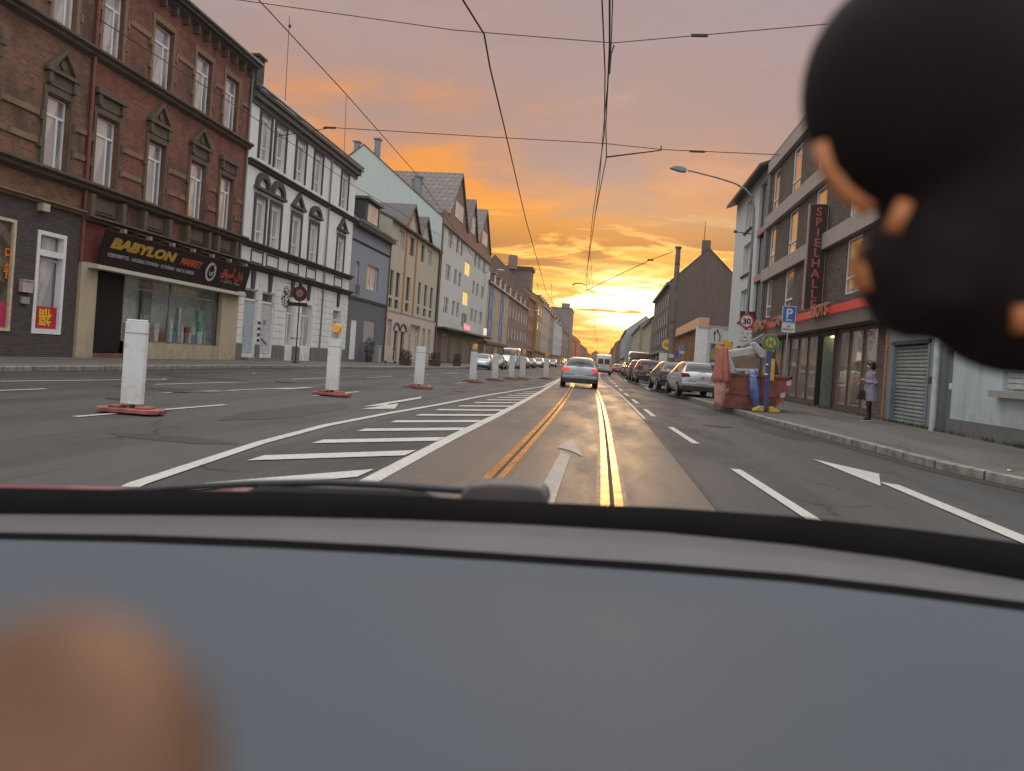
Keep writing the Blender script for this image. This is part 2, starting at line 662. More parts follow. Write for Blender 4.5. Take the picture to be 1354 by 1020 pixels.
KL = [(-8, -14.6), (10, -14.6), (17, -14.7), (31, -15.1), (38, -14.6), (45, -13.6), (60, -12.8), (80, -12.4), (120, -12.0), (200, -11.4), (400, -11), (900, -10.5)]
KR = [(-8, 6.3), (5, 5.75), (9.9, 5.5), (11.8, 5.0), (16.6, 4.6), (21, 4.24), (27, 3.85), (34, 3.5), (42, 2.9), (50, 2.45), (60, 2.2), (80, 2.1), (110, 2.3), (150, 2.7), (300, 3.2), (900, 3.2)]


def interp(tab, Y):
    for (a, p), (b, q) in zip(tab, tab[1:]):
        if Y <= b:
            return p + (q - p) * (Y - a) / (b - a)
    return tab[-1][1]


def strip(fn0, fn1, Ys, z, name, mat, kind='structure'):
    m = MB()
    P = [((fn0(t), t, z), (fn1(t), t, z)) for t in Ys]
    for (a, b), (c, d) in zip(P, P[1:]):
        m.quad(a, b, d, c)
    o = m.build(name, mat)
    tag(o, kind=kind)
    return o


YS = [-8, -4, 0, 4, 7, 9.9, 11.8, 14, 16.6, 19, 21, 24, 27, 30, 34, 38, 42, 46, 50, 55, 60, 70, 80, 95, 110, 130, 150, 200, 300, 400, 600, 900]
strip(lambda t: -16.5, lambda t: 9.5, YS, 0.0, 'road', road_m)


def sidewalk(name, tab, sgn, out):
    """asphalt pavement with a real kerb"""
    m, k = MB(), MB()
    for a, b in zip(YS, YS[1:]):
        xa, xb = interp(tab, a), interp(tab, b)
        ka, kb = xa + sgn * 0.15, xb + sgn * 0.15
        m.quad((ka, a, 0.125), (out, a, 0.15), (out, b, 0.15), (kb, b, 0.125))
        k.add([(xa, a, -0.02), (xb, b, -0.02), (xb, b, 0.115), (xa, a, 0.115), (xa + sgn * .02, a, 0.13), (xb + sgn * .02, b, 0.13), (kb, b, 0.13), (ka, a, 0.13)],
              [(0, 1, 2, 3), (3, 2, 5, 4), (4, 5, 6, 7)])
    o = m.build(name, pave_m)
    tag(o, kind='structure')
    o = k.build('kerb', kerb_m)
    tag(o, kind='structure')


gut = asphalt('gutter dirt', (0.030, 0.027, 0.022), rough0=.8, rough1=.9)
strip(lambda t: interp(KL, t), lambda t: interp(KL, t) + .33, YS, 0.0045, 'gutter', gut)
strip(lambda t: interp(KR, t) - .36, lambda t: interp(KR, t), YS, 0.0045, 'gutter', gut)
sidewalk('pavement', KL, -1, -21.5)
sidewalk('pavement', KR, 1, 16.0)


def RR(Y):
    """x of the right rail"""
    if Y < 60: return 0.14 - 0.0045 * (Y - 7) - 0.00045 * (Y - 7) ** 2 if Y > 7 else 0.14 - 0.002 * (Y - 7)
    return RR(59.999) - 0.004 * (Y - 60)


YT = [-6, 0, 3, 5, 7, 9, 11, 13, 15, 17, 20, 23, 26, 30, 34, 38, 42, 46, 50, 55, 60, 80, 120, 200, 400, 800]
strip(lambda t: RR(t) - 2.22, lambda t: RR(t) + 0.92, YT, 0.005, 'tram_track_bed', bed_m)
railm, n_, b_ = pbsdf('sunset tinted rail steel')
n_.put(b_.inputs['Base Color'], n_.mix(n_.mr(n_.noise(vtex(n_), 18, 6, 0.75), 0.42, 0.62), (0.86, 0.50, 0.16), (0.40, 0.21, 0.07)))  # orange sky reflection put into the steel's base colour
b_.inputs['Metallic'].default_value = 1.0
n_.put(b_.inputs['Roughness'], n_.mr(n_.noise(vtex(n_), 3, 5, 0.7), 0.3, 0.7, 0.20, 0.36))
sealm, n_, b_ = pbsdf('wet bitumen seal')
n_.put(b_.inputs['Base Color'], n_.mix(n_.noise(vtex(n_), 9, 5, 0.7), (0.16, 0.12, 0.08), (0.07, 0.055, 0.04)))
n_.put(b_.inputs['Roughness'], n_.mr(n_.noise(vtex(n_), 12, 5, 0.7), 0.35, 0.65, 0.34, 0.55))
b_.inputs['Specular IOR Level'].default_value = 0.35
bump(n_, b_, n_.noise(vtex(n_), 14, 4), 0.15, 0.004)
groovem = plain('rail groove', (0.02, 0.018, 0.016), 0.8)
for off in (0.0, -1.15):
    f = lambda q, o=off: (lambda t: RR(t) + o + q)
    strip(f(-0.14), f(0.14), YT, 0.009, 'rail_seal', sealm)
    strip(f(-0.098), f(-0.018), YT, 0.014, 'tram_rail', railm)
    strip(f(0.022), f(0.098), YT, 0.014, 'tram_rail', railm)
    strip(f(-0.018), f(0.022), YT, 0.012, 'rail_groove', groovem)

mk, mo = MB(), MB()
ZP = 0.010


def line(m, pts, wd, z=ZP):
    P = [Vector((a, b, z)) for a, b in pts]
    for i in range(len(P) - 1):
        def off(j):
            d = (P[min(j + 1, len(P) - 1)] - P[max(j - 1, 0)]).normalized()
            return Vector((-d.y, d.x, 0)) * wd / 2
        m.quad(P[i] + off(i), P[i] - off(i), P[i + 1] - off(i + 1), P[i + 1] + off(i + 1))


LA = [(-3.0, 3.0), (-3.6, 5.6), (-3.95, 8.5), (-4.08, 10.9), (-3.98, 14), (-3.8, 17), (-3.6, 22.8), (-3.2, 29), (-2.75, 35), (-2.9, 42), (-3.1, 55)]
LB = [(-2.0, 3.0), (-2.02, 6), (-2.07, 8.5), (-2.11, 10.9), (-2.13, 15), (-2.2, 20), (-2.35, 28), (-2.6, 38), (-2.9, 50), (-3.4, 70), (-4.0, 100)]
line(mk, LA, 0.14)
line(mk, LB, 0.17, 0.011)
for i in range(14):
    Y = 5.45 + 1.68 * i
    xr = -2.2 - 0.008 * max(0, Y - 10)
    xl = max(-3.45 - (0.0 if i else -0.3), -3.95 + 0.03 * max(0, Y - 14))
    if Y > 16: xl = -3.35 + 0.04 * (Y - 16)
    mk.quad((xl, Y, ZP), (xr, Y + 1.33, ZP), (xr, Y + 1.86, ZP), (xl - 0.02, Y + 0.42, ZP))
for a, b, c, d in [(-7.03, 9.4, -6.74, 12.93), (-10.6, 11, -10.49, 13.2), (-12.2, 14.05, -11.57, 18.92), (-10.45, 16.64, -10.12, 20.05),
                   (-10.26, 23.98, -10.13, 27.49), (-6.72, 17.0, -6.6, 20.0), (-9.58, 29.88, -9.61, 33.87), (-6.3, 24, -6.25, 27), (-6.1, 31, -6.0, 34),
                   (-9.6, 37, -9.6, 41), (-5.8, 38, -5.75, 41), (-9.5, 45, -9.5, 49), (-9.4, 53, -9.3, 57), (-5.5, 45, -5.4, 48)]:
    line(mk, [(a, b), (c, d)], 0.11)
line(mk, [(-8.81, 14.66), (-8.23, 19.77)], 0.10)
mk.quad((-8.9, 14.0, ZP), (-8.55, 15.9, ZP), (-8.45, 16.9, ZP), (-8.75, 16.3, ZP))
mk.quad((-8.38, 18.2, ZP), (-8.05, 18.6, ZP), (-8.0, 20.4, ZP), (-8.25, 20.0, ZP))
# left-turn arrow
p = [G(*q, ZP) for q in [(480, 538), (512, 532), (558, 524.5), (556, 527), (515, 534), (511, 536)]]
mk.quad(*p[:1], p[1], p[4], p[5])
mk.quad(p[1], p[2], p[3], p[4])
q = [G(*t, ZP) for t in [(478, 541), (522, 540.5), (527, 533.5)]]
mk.quad(*q)
# dashes right of the track
DX = lambda Y: 1.86 - 0.045 * (Y - 6.6) if Y < 19 else (1.30 - 0.022 * (Y - 19) if Y < 42 else 0.79 - 0.012 * (Y - 42))
for a in (0.4, 6.55, 12.8, 19.2, 25.4, 31.3, 37.4, 43.5, 49.6, 55.7, 61.8, 68, 74, 80, 86, 92):
    ln = 3.25 if a < 15 else 3.0
    line(mk, [(DX(a), a), (DX(a + ln), a + ln)], 0.13)
line(mk, [(RR(t) + 0.97, t) for t in (18, 21, 24, 28, 32, 36, 40, 46, 55, 70, 95, 130)], 0.07)
# straight arrow in the right lane
mk.quad((3.19, 11.85, ZP), (3.30, 9.35, ZP), (3.72, 10.62, ZP))
mk.quad((3.42, 9.75, ZP), (3.41, 3.2, ZP), (3.62, 3.2, ZP), (3.60, 9.6, ZP))
for (a, b) in [((3.1, 42), (3.15, 53)), ((2.4, 60), (2.4, 72)), ((3.9, 80), (3.9, 90))]:
    line(mk, [(a[0] - .55, a[1]), (b[0] - .55, b[1])], 0.10)
tag(mk.build('lane_markings', paint, fix=False), kind='structure')
# worn arrow between the rails
mo.quad((-0.44, 12.0, ZP + .004), (-0.58, 10.5, ZP + .004), (-0.40, 10.3, ZP + .004), (-0.20, 9.75, ZP + .004))
mo.quad((-0.50, 10.1, ZP + .004), (-0.52, 5.6, ZP + .004), (-0.34, 5.6, ZP + .004), (-0.36, 9.7, ZP + .004))
tag(mo.build('worn_arrow_marking', paint_old, fix=False), kind='structure')
mj = MB()
line(mj, [(RR(t) + 0.93, t) for t in YT[1:20]], 0.05, 0.0095)
line(mj, [(RR(t) - 2.24, t) for t in YT[1:20]], 0.04, 0.0085)
tag(mj.build('joint_seam', plain('joint bitumen', (0.02, 0.02, 0.02), 0.6), fix=False), kind='structure')
iron = plain('cast iron', (.035, .032, .03), .5, .5, var=.3, scale=20)
for X, Y, r_ in ((-4.7, 24.5, .32), (-8.4, 12.5, .32), (2.6, 17.5, .32), (-9.6, 22, .3), (4.6, 29, .28)):
    m = MB()
    m.cyl((X, Y, .0), r_, .009, n=26); m.cyl((X, Y, .009), r_ * .8, .003, n=26)
    tag(m.build('manhole_cover', iron), 'round iron manhole cover set in the asphalt', 'manhole cover', 'iron manhole covers in the road')
tp = MB()
random.seed(11)
for X, Y, a_, b_2 in ((-9.5, 15.5, 1.2, .5), (-5.4, 13, .5, 2.6), (3.9, 18, .5, 3), (-11.8, 21, 1.6, .6), (-7.6, 21, .6, 2.5), (2.0, 26, .4, 4), (-4.9, 8.2, .8, .25)):
    n_p = 14
    tp.add([(X + a_ * math.cos(2 * math.pi * k / n_p) * random.uniform(.8, 1.1), Y + b_2 * math.sin(2 * math.pi * k / n_p) * random.uniform(.8, 1.1), .004) for k in range(n_p)], [tuple(range(n_p))])
tag(tp.build('tar_patches', asphalt('tar patch', (.024, .023, .022), rough0=.45, rough1=.65), fix=False), kind='structure')
# ---------------- END PART 1
# ------------------------------------------------------------------ building kit
WC = {}


def win_mesh(w, h, style, fm, pm):
    key = (round(w, 2), round(h, 2), style, fm.name, pm.name)
    if key in WC: return WC[key]
    f, p = MB(), MB()
    t, d = 0.055, 0.06
    f.box(0, t, 0, d, 0, h); f.box(w - t, w, 0, d, 0, h); f.box(t, w - t, 0, d, 0, t); f.box(t, w - t, 0, d, h - t, h)
    if 'T' in style: f.box(t, w - t, -0.01, d, h * .72, h * .72 + .09)
    if 'B' in style: f.box(t, w - t, -0.01, d, h * .27, h * .27 + .08)
    if 'R' in style: f.box(t, w - t, -0.03, d, h - .30, h - t)
    if 'M' in style: f.box(w / 2 - .045, w / 2 + .045, -0.012, d - .002, t, h - t if 'T' not in style else h * .72)
    if 'O' in style: f.box(w * .68 - .04, w * .68 + .04, -0.012, d - .002, t, h * .72)
    if '3' in style:
        for k in (1, 2): f.box(w * k / 3 - .04, w * k / 3 + .04, -0.012, d - .002, t, h - t)
    p.quad((t, .035, t), (w - t, .035, t), (w - t, .035, h - t), (t, .035, h - t))
    WC[key] = (f.mesh('frame', fm), p.mesh('pane', pm))
    return WC[key]


def put_window(P, u, z, w, h, style='T', fm=None, pm=None, rec=0.16, name='window'):
    a, b = win_mesh(w, h, style, fm or white_f, pm or pane)
    o = bpy.data.objects.new(name, a); COL.objects.link(o); o.parent = P; o.location = (u, rec, z)
    c = bpy.data.objects.new('pane', b); COL.objects.link(c); c.parent = o
    return o


def wall_mesh(W, z0, z1, ops, D, rec=0.25, sides=True, gable=None, back=True):
    """front at y=0 with real openings and reveals, sides and back; gable=(rise, eave depth) adds end gables"""
    m = MB()
    us = sorted({0, W} | {v for o in ops for v in (o[0], o[1])})
    zs = sorted({z0, z1} | {v for o in ops for v in (o[2], o[3])})
    for a, b in zip(us, us[1:]):
        for c, d in zip(zs, zs[1:]):
            mu, mz = (a + b) / 2, (c + d) / 2
            if any(o[0] < mu < o[1] and o[2] < mz < o[3] for o in ops): continue
            m.quad((a, 0, c), (b, 0, c), (b, 0, d), (a, 0, d))
    r0 = rec
    for op in ops:
        a, b, c, d = op[:4]
        rec = op[4] if len(op) > 4 else r0
        m.quad((a, 0, c), (a, rec, c), (a, rec, d), (a, 0, d))
        m.quad((b, 0, c), (b, 0, d), (b, rec, d), (b, rec, c))
        m.quad((a, 0, c), (b, 0, c), (b, rec, c), (a, rec, c))
        m.quad((a, 0, d), (a, rec, d), (b, rec, d), (b, 0, d))
        if back: m.quad((a, rec, c), (b, rec, c), (b, rec, d), (a, rec, d))
    for u in (0, W):
        if gable:
            m.quad((u, 0, z0), (u, D, z0), (u, D, z1), (u, D / 2, z1 + gable), (u, 0, z1))
        else:
            m.quad((u, 0, z0), (u, D, z0), (u, D, z1), (u, 0, z1))
    if back: m.quad((0, D, z0), (W, D, z0), (W, D, z1), (0, D, z1))
    return m


def gable_roof(W, D, z, rise, over=0.35, th=0.18, ends=0.08):
    m = MB()
    s = rise / (D / 2)
    e = z - over * s
    m.prism([(-over, e), (-over, e + th), (D / 2, z + rise + th), (D + over, e + th), (D + over, e), (D / 2, z + rise)], 'x', -ends, W + ends)
    return m


def house(name, label, side, X, Y0, Y1, ze, D, wall, roof_m, rise, wins=(), doors=(), cat='house', group=None, z0=-0.05, over=0.35, flat=False, rec=0.16):
    """wins: (Ya, Yb, z0, z1, style, frame, pane).  Returns (root, U) with U(Y) -> local u"""
    W = Y1 - Y0
    if side == 'L':
        P = thing(name, label, cat, (X, Y0, 0), math.pi / 2, group); U = lambda Y: Y - Y0
    else:
        P = thing(name, label, cat, (X, Y1, 0), -math.pi / 2, group); U = lambda Y: Y1 - Y
    ops = []
    for wv in wins:
        a, b = sorted((U(wv[0]), U(wv[1])))
        ops.append((a, b, wv[2], wv[3]))
    for dv in doors:
        a, b = sorted((U(dv[0]), U(dv[1])))
        ops.append((a, b, dv[2], dv[3]) + tuple(dv[4:]))
    wall_mesh(W, z0, ze, ops, D, gable=None if flat else rise).build('wall', wall, P)
    if flat:
        MB().box(-.05, W + .05, -.12, D + .1, ze, ze + .25).build('roof', roof_m, P)
    else:
        gable_roof(W, D, ze, rise, over).build('roof', roof_m, P)
    for wv, op in zip(wins, ops):
        st = wv[4] if len(wv) > 4 else 'T'
        fm = wv[5] if len(wv) > 5 else None
        pm = wv[6] if len(wv) > 6 else None
        put_window(P, op[0] + .005, op[2] + .005, op[1] - op[0] - .01, op[3] - op[2] - .01, st, fm, pm, rec)
    return P, U


def cornice(P, W, z, h, d, mat, name='cornice', u0=0.0):
    m = MB()
    m.prism([(0, z), (-d * .55, z + h * .3), (-d * .6, z + h * .55), (-d, z + h * .75), (-d, z + h), (0.0, z + h)], 'x', u0 - .02, W + .02)
    return m.build(name, mat, P)


def downpipe(P, u, z0, z1, mat=zinc, y=-.1, r=.055):
    return MB().cyl((u, y, z0), r, z1 - z0, n=10).build('downpipe', mat, P)


def gutter(P, W, z, y=-.42, mat=zinc):
    return MB().cyl((-.05, y, z), .075, W + .1, 'x', 8).build('gutter', mat, P)


XL = -19.0
brickA = brick('soot stained red brick', (0.28, 0.080, 0.050), (0.13, 0.048, 0.038), (0.17, 0.12, 0.10), bw=.3, bh=.1, soot=0.7, mort=.016)
brickB = brick('brown red brick', (0.26, 0.115, 0.065), (0.13, 0.065, 0.042), (0.17, 0.13, 0.10), bw=.3, bh=.1, soot=0.75, mort=.016)
brickD = brick('dark brown clinker', (0.105, 0.085, 0.08), (0.07, 0.058, 0.058), (0.035, 0.033, 0.033), soot=0.15)
sand = plaster('sooty sandstone', (0.22, 0.155, 0.10), 0.9)
sand_d = plaster('blackened sandstone', (0.125, 0.098, 0.075), 0.7)
beige = plaster('beige render', (0.42, 0.35, 0.25), 0.35)
tile_d = tiles('dark roof tiles', (0.075, 0.07, 0.072))
tile_g = tiles('grey brown roof tiles', (0.17, 0.14, 0.13), .75, .8)

# ---- the brick house with the grocery -------------------------------------------------
def pediment(kind, u0, u1, z, h, d=0.22):
    m = MB()
    m.box(u0 - .18, u1 + .18, -d, 0.02, z, z + .13)
    m.box(u0 - .05, u1 + .05, -.09, 0.02, z - .42, z)
    for s in (u0 - .06, u1 - .10):
        m.box(s, s + .16, -.18, .02, z - .38, z)
    c = (u0 + u1) / 2
    if kind == 'tri':
        for sg in (-1, 1):
            e = c + sg * ((u1 - u0) / 2 + .18)
            pts = [(e, z + .13), (c, z + h), (c, z + h - .17), (e - sg * .25, z + .13)]
            m.prism(pts if sg < 0 else pts[::-1], 'y', -d, .02)
        m.prism([(u0 + .1, z + .13), (u1 - .1, z + .13), (c, z + h - .17)], 'y', -.08, .02)
        m.cyl((c, -.14, z + .38), .14, .12, 'y', 12)
    elif kind == 'flat':
        m.box(u0 - .14, u1 + .14, -d * .8, .02, z + .13, z + .22)
    return m


def old_windows(P, U, cols, z0, z1, kinds):
    for (a, b), k in zip(cols, kinds):
        u0, u1 = sorted((U(a), U(b)))
        j = MB()
        j.box(u0 - .15, u0 - .003, -.06, .02, z0 - .0, z1 + .05)
        j.box(u1 + .003, u1 + .15, -.06, .02, z0 - .0, z1 + .05)
        j.box(u0 - .18, u1 + .18, -.058, .02, z1 + .051, z1 + .28)
        for zz in (z0 + .55, z0 + 1.45):
            j.box(u0 - .27, u0 - .151, -.10, .02, zz, zz + .3)
            j.box(u1 + .151, u1 + .27, -.10, .02, zz, zz + .3)
        j.build('window_surround', sand if k is None else sand_d, P)
        if k:
            pediment(k, u0 - .05, u1 + .05, z1 + .72, .95).build('pediment', sand_d, P)


BY0, BY1 = 25.0, 36.85
c2w = [(25.45, 26.6), (28.5, 29.85), (31.65, 33.0), (34.25, 35.55)]
c1w = [(25.45, 26.7), (28.6, 29.8), (31.75, 33.05), (34.4, 35.65)]
wins = [(a, b, 11.32, 13.85, 'TO') for a, b in c2w] + [(a, b, 6.55, 9.05, 'TO') for a, b in c1w]
P, U = house('brick_house', 'soot-stained red brick house with stone pediments above a shop with a black and yellow sign', 'L', XL, BY0, BY1, 15.35, 11, brickA, tile_d, 3.2,
             wins, [(25.9, 35.15, 0.32, 3.5, 2.4)], over=.5)
W = BY1 - BY0
old_windows(P, U, c2w, 11.32, 13.85, [None] * 4)
old_windows(P, U, c1w, 6.55, 9.05, ['flat', 'tri', 'tri', 'flat'])
cornice(P, W, 10.9, .34, .38, sand_d)
cornice(P, W, 6.1, .36, .45, sand_d)
cornice(P, W, 5.05, .25, .40, sand_d, 'ledge')
cornice(P, W, 14.85, .5, .5, plain('sooty eaves board', (0.10, 0.085, 0.07), .7), 'eaves')
gutter(P, W, 15.3, -.56)
for k in range(14): MB().box(.3 + k * .85, .42 + k * .85, -.3, 0.02, 14.55, 14.88).build('eaves_bracket', sand_d, P)
m = MB()
for z in (8.0, 7.25, 12.75, 12.0): m.box(0, W, -.045, .02, z, z + .16)
m2 = MB()
u = 0.0
for wv in (c1w, c2w):
    pass
for i, (a, b) in enumerate(zip([0] + [U(q[1]) + .3 for q in c1w], [U(q[0]) - .3 for q in c1w] + [W])):
    for z in (7.18, 8.1):
        if b - a > .2: MB().box(a, b, -.05, .02, z, z + .2).build('stone_band', sand, P)
    for z in (13.0,):
        if b - a > .2: MB().box(a, b, -.05, .02, z, z + .2).build('stone_band', sand, P)
for k, q in enumerate(c1w):
    a, b = U(q[0]) - .1, U(q[1]) + .1
    m = MB()
    m.box(a, b, -.08, .02, 5.45, 6.0)
    m.box(a + .15, b - .15, -.12, .02, 5.55, 5.9)
    m.build('frieze_panel', sand_d, P)
    for e in (a - .28, b + .06):
        MB().box(e, e + .22, -.34, .02, 5.32, 6.08).build('frieze_bracket', sand_d, P)
MB().box(-.02, W, -.07, .0, 3.62, 5.05).build('shop_fascia', plain('oxblood fascia', (0.13, 0.03, 0.028), .6, var=.25), P)
m = MB()
m.box(.03, .92, -.16, .02, .0, 3.6); m.box(10.13, 11.8, -.16, .02, .0, 3.6)
m.box(2.95, 10.13, -.14, .02, .0, .8)
m.build('shop_pillars', beige, P)
MB().prism([(-.55, 3.42), (-.55, 3.56), (0, 3.64), (0, 3.42)], 'x', .35, W - .1).build('canopy_board', plaster('cream board', (0.5, 0.46, 0.38), .2), P)
# shop windows: frames, panes, goods inside are things of their own
m = MB()
for u in (2.9, 6.1, 6.16, 10.06):
    m.box(u, u + .07, .12, .2, .8, 3.42)
m.box(2.9, 10.13, .12, .2, 2.95, 3.01); m.box(2.9, 10.13, .12, .2, .8, .86)
m.build('shopfront_frame', steel, P)
glass_m, n, b = pbsdf('clear shop glass')
gt = glass_m.node_tree
tr_ = gt.nodes.new('ShaderNodeBsdfTransparent'); tr_.inputs[0].default_value = (.95, .97, .96, 1)
gl_ = gt.nodes.new('ShaderNodeBsdfGlossy'); gl_.inputs['Roughness'].default_value = .03
mx_ = gt.nodes.new('ShaderNodeMixShader'); fr_ = gt.nodes.new('ShaderNodeFresnel'); fr_.inputs[0].default_value = 1.3
gt.links.new(fr_.outputs[0], mx_.inputs[0]); gt.links.new(tr_.outputs[0], mx_.inputs[1]); gt.links.new(gl_.outputs[0], mx_.inputs[2])
gt.links.new(mx_.outputs[0], gt.nodes['Material Output'].inputs[0])
gt.nodes.remove(b)
m = MB().quad((2.97, .16, .86), (6.1, .16, .86), (6.1, .16, 3.42), (2.97, .16, 3.42))
m.quad((6.23, .16, .86), (10.06, .16, .86), (10.06, .16, 3.42), (6.23, .16, 3.42))
m.build('shop_pane', glass_m, P, fix=False)
lin = MB()
lin.quad((2.92, 0.95, .82), (10.13, 0.95, .82), (10.13, 0.95, 3.48), (2.92, 0.95, 3.48))
lin.quad((2.92, .2, .83), (10.13, .2, .83), (10.13, 0.95, .83), (2.92, 0.95, .83))
lin.quad((2.92, .2, 3.46), (10.13, .2, 3.46), (10.13, 0.95, 3.46), (2.92, 0.95, 3.46))
lin.quad((10.12, .2, .83), (10.12, 0.95, .83), (10.12, 0.95, 3.46), (10.12, .2, 3.46))
lin.quad((2.93, .2, .83), (2.93, 0.95, .83), (2.93, 0.95, 3.46), (2.93, .2, 3.46))
lin.build('display_room', plain('grey green display room', (.70, .74, .70), .8), P, fix=False)
dk = plain('dim shop interior', (0.06, 0.062, 0.06), .8)
# interior box behind the glass (carve: the opening's back sits at .25, so build the room as a shallow box in front of it)
MB().box(.95, 2.85, .1, .24, .35, 3.45).build('doorway_shade', plain('dark doorway', (0.012, 0.012, 0.013), .6, spec=.2), P)  # black panel standing in for the shade inside the doorway
MB().box(5.1, 5.7, .7, .8, .86, 3.4).build('display_back', plain('pale display wall', (.30, .33, .32), .7), P)
m = MB()
sign_m = plain('black sign face', (0.012, 0.010, 0.010), .5, spec=.25)
m.prism([(-.36, 3.66), (-.30, 3.66), (-.56, 4.86), (-.62, 4.86)], 'x', .62, W + .1)
sg = m.build('shop_sign', sign_m, P)
tilt = math.atan2(.28, 1.2)
rt = (math.pi / 2 + tilt * .92, 0, 0)
gold = plain('yellow sign lettering', (0.40, 0.24, 0.03), .5)
redl = plain('red sign lettering', (0.42, 0.07, 0.035), .5)
whl = plain('white sign lettering', (.30, .30, .30), .5)


def sgy(z): return -.36 - (z - 3.66) * .26 / 1.2 - .008


text('lettering', 'BABYLON', .52, gold, sg, (1.0, sgy(4.3), 4.3), rt, .01, width=4.3, bold=.03, shear=.25)
text('lettering', 'MARKET', .42, redl, sg, (5.65, sgy(4.28), 4.28), rt, .01, width=1.75, bold=.012, shear=.3)
text('lettering', 'LEBENSMITTEL · HAUSHALTSWAREN · GETRÄNKE · OBST & GEMÜSE', .2, whl, sg, (1.0, sgy(3.95), 3.95), rt, .006, width=5.9, bold=.004)
text('lettering', '\uFED5\uFE8D\uFEEE\uFEB3\uFE83 \uFEDE\uFE91\uFE8E\uFE91'[::1], .5, redl, sg, (9.15, sgy(4.2), 4.2), rt, .008, width=2.2, bold=.01)
text('lettering', '\uFE95\uFEF4\uFE8B\uFE8D\uFEAC\uFECF \uFEA9\uFE8D\uFEEE\uFEE3', .22, whl, sg, (9.3, sgy(3.92), 3.92), rt, .006, width=1.9)
e = MB()
e.cyl((0, 0, 0), .44, .012, 'z', 28)
e = e.build('emblem', plain('silver emblem', (.42, .42, .40), .45), sg)
e.location = (8.25, sgy(4.25), 4.25); e.rotation_euler = rt
e2 = MB()
e2.cyl((0, -.02, .013), .30, .008, 'z', 24)
e2.tube([(-.2, .1, .02), (-.1, .3, .03), (.05, .22, .03), (.12, .36, .03)], .035)
eo = e2.build('emblem_bowl', sign_m, sg); eo.location = e.location; eo.rotation_euler = rt
e3 = MB()
e3.prism([(-.18, -.02), (.18, -.02), (.10, -.18), (-.10, -.18)], 'z', .02, .03)
e3.tube([(-.24, .04, .026), (0, -.06, .026), (.24, .04, .026)], .02)
eo = e3.build('emblem_bowl', whl, sg); eo.location = e.location; eo.rotation_euler = rt
m = MB()
for k in range(7):
    u = 1.2 + k * 1.6
    m.tube([(u, -.05, 5.0), (u, -.5, 5.06), (u, -.85, 4.98)], .016)
    m.box(u - .09, u + .09, -.95, -.78, 4.86, 5.0)
m.build('sign_lamp', steel, P)
downpipe(P, .05, 3.6, 15.2, plain('rust red downpipe', (.16, .045, .035), .5), r=.07)
downpipe(P, W - .12, .1, 14.8)

# goods in the shop window (each its own thing, standing in the display)
def goods(kind, label, u, z, fn, mat):
    o = fn.build(kind, mat, None)
    o.location = (XL - .0, BY0 + u, z); o.rotation_euler = (0, 0, math.pi / 2)
    o.scale = (1.15, 1.0, 1.3) if z < 1 else (1.15, 1, 1.15)
    return tag(o, label, kind.replace('_', ' '), 'household goods in the grocery window')


cols = [plain('goods blue', (.25, .42, .60), .5), plain('goods white', (.82, .83, .82), .5), plain('goods green', (.30, .55, .42), .5),
        plain('goods steel', (.60, .62, .62), .3, .6), plain('goods brown', (.45, .33, .22), .6), plain('goods red', (.55, .12, .08), .5)]


def pot(r, h):
    m = MB()
    m.cyl((0, .0, 0), r, h, n=14); m.cyl((0, .0, h), r * 1.06, .03, n=14); m.cyl((0, 0, h + .03), r * .25, .05, n=8)
    return m


GY = .28
gl = [('pot_stack', 'tall stack of steel pots in the middle of the grocery window', 7.35, [(.22, .3), (.21, .28), (.2, .26), (.18, .24)], 3),
      ('pot_stack', 'short stack of white dishes beside the steel pots in the grocery window', 6.6, [(.14, .12)] * 5, 1),
      ('pot_stack', 'leftmost stack of brown bowls at the left end of the grocery window', 3.25, [(.15, .14)] * 3, 4)]
for kind, lab, u, st, mi in gl:
    m = MB(); z = 0
    for r, h in st:
        m.v += []
        t = pot(r, h)
        m.add([(a, b, c + z) for a, b, c in t.v], t.f); z += h + .035
    o = goods(kind, lab, u, .87, m, cols[mi]); o.location.x = XL - .36
shelf = [(3.45, .87, 3, .30, .30, 'shiny tin standing left of the tall steel bin in the grocery window'), (3.95, .87, 1, .34, .22, 'low white tub between the shiny tin and the tall steel bin'), (4.35, .87, 0, .22, .42, 'narrow blue canister beside the tall steel bin'),
         (5.15, .87, 4, .30, .36, 'brown carton beside the leaning white sack in the grocery window'), (5.92, .87, 5, .16, .30, 'thin red packet just left of the window mullion in the grocery'), (6.95, .87, 0, .20, .34, 'blue jar between the white dishes and the steel pots'),
         (8.25, .87, 1, .20, .34, 'white bottle pack in front of the blue storage tub'), (9.6, .87, 3, .26, .46, 'steel milk can at the right end of the grocery window'), (8.5, 1.26, 1, .26, .3, 'white tub lying on top of the blue storage tub')]
for u, z, mi, wd, h, lab in shelf:
    m = MB()
    m.cyl((0, 0, 0), wd / 2, h, n=14); m.cyl((0, 0, h), wd / 2 * 1.05, .03, n=14)
    o = goods('canister', lab, u, z, m, cols[mi]); o.location.x = XL - .36
kinds = [('storage_box', 'clear green plastic box on the upper right of the grocery window', 9.0, 1.95, 2, .34, .38), ('storage_box', 'green storage tub second from the right pillar inside the grocery window', 9.15, 1.44, 2, .38, .38),
         ('storage_box', 'pale storage tub lowest below the green tubs in the grocery window', 9.1, .87, 1, .4, .4), ('storage_box', 'blue storage tub between the steel pots and the green tubs in the grocery window', 8.5, .87, 0, .3, .26),
         ('storage_box', 'brown carton right of the steel pots in the grocery window', 7.95, .87, 4, .26, .3), ('storage_box', 'red carton standing on the brown carton in the grocery window', 7.93, 1.31, 5, .22, .2),
         ('storage_box', 'white rice sack leaning at the left mullion of the grocery window', 5.55, .87, 1, .3, .55), ('storage_box', 'tall steel bin left in the grocery window', 4.75, .87, 3, .3, .8)]
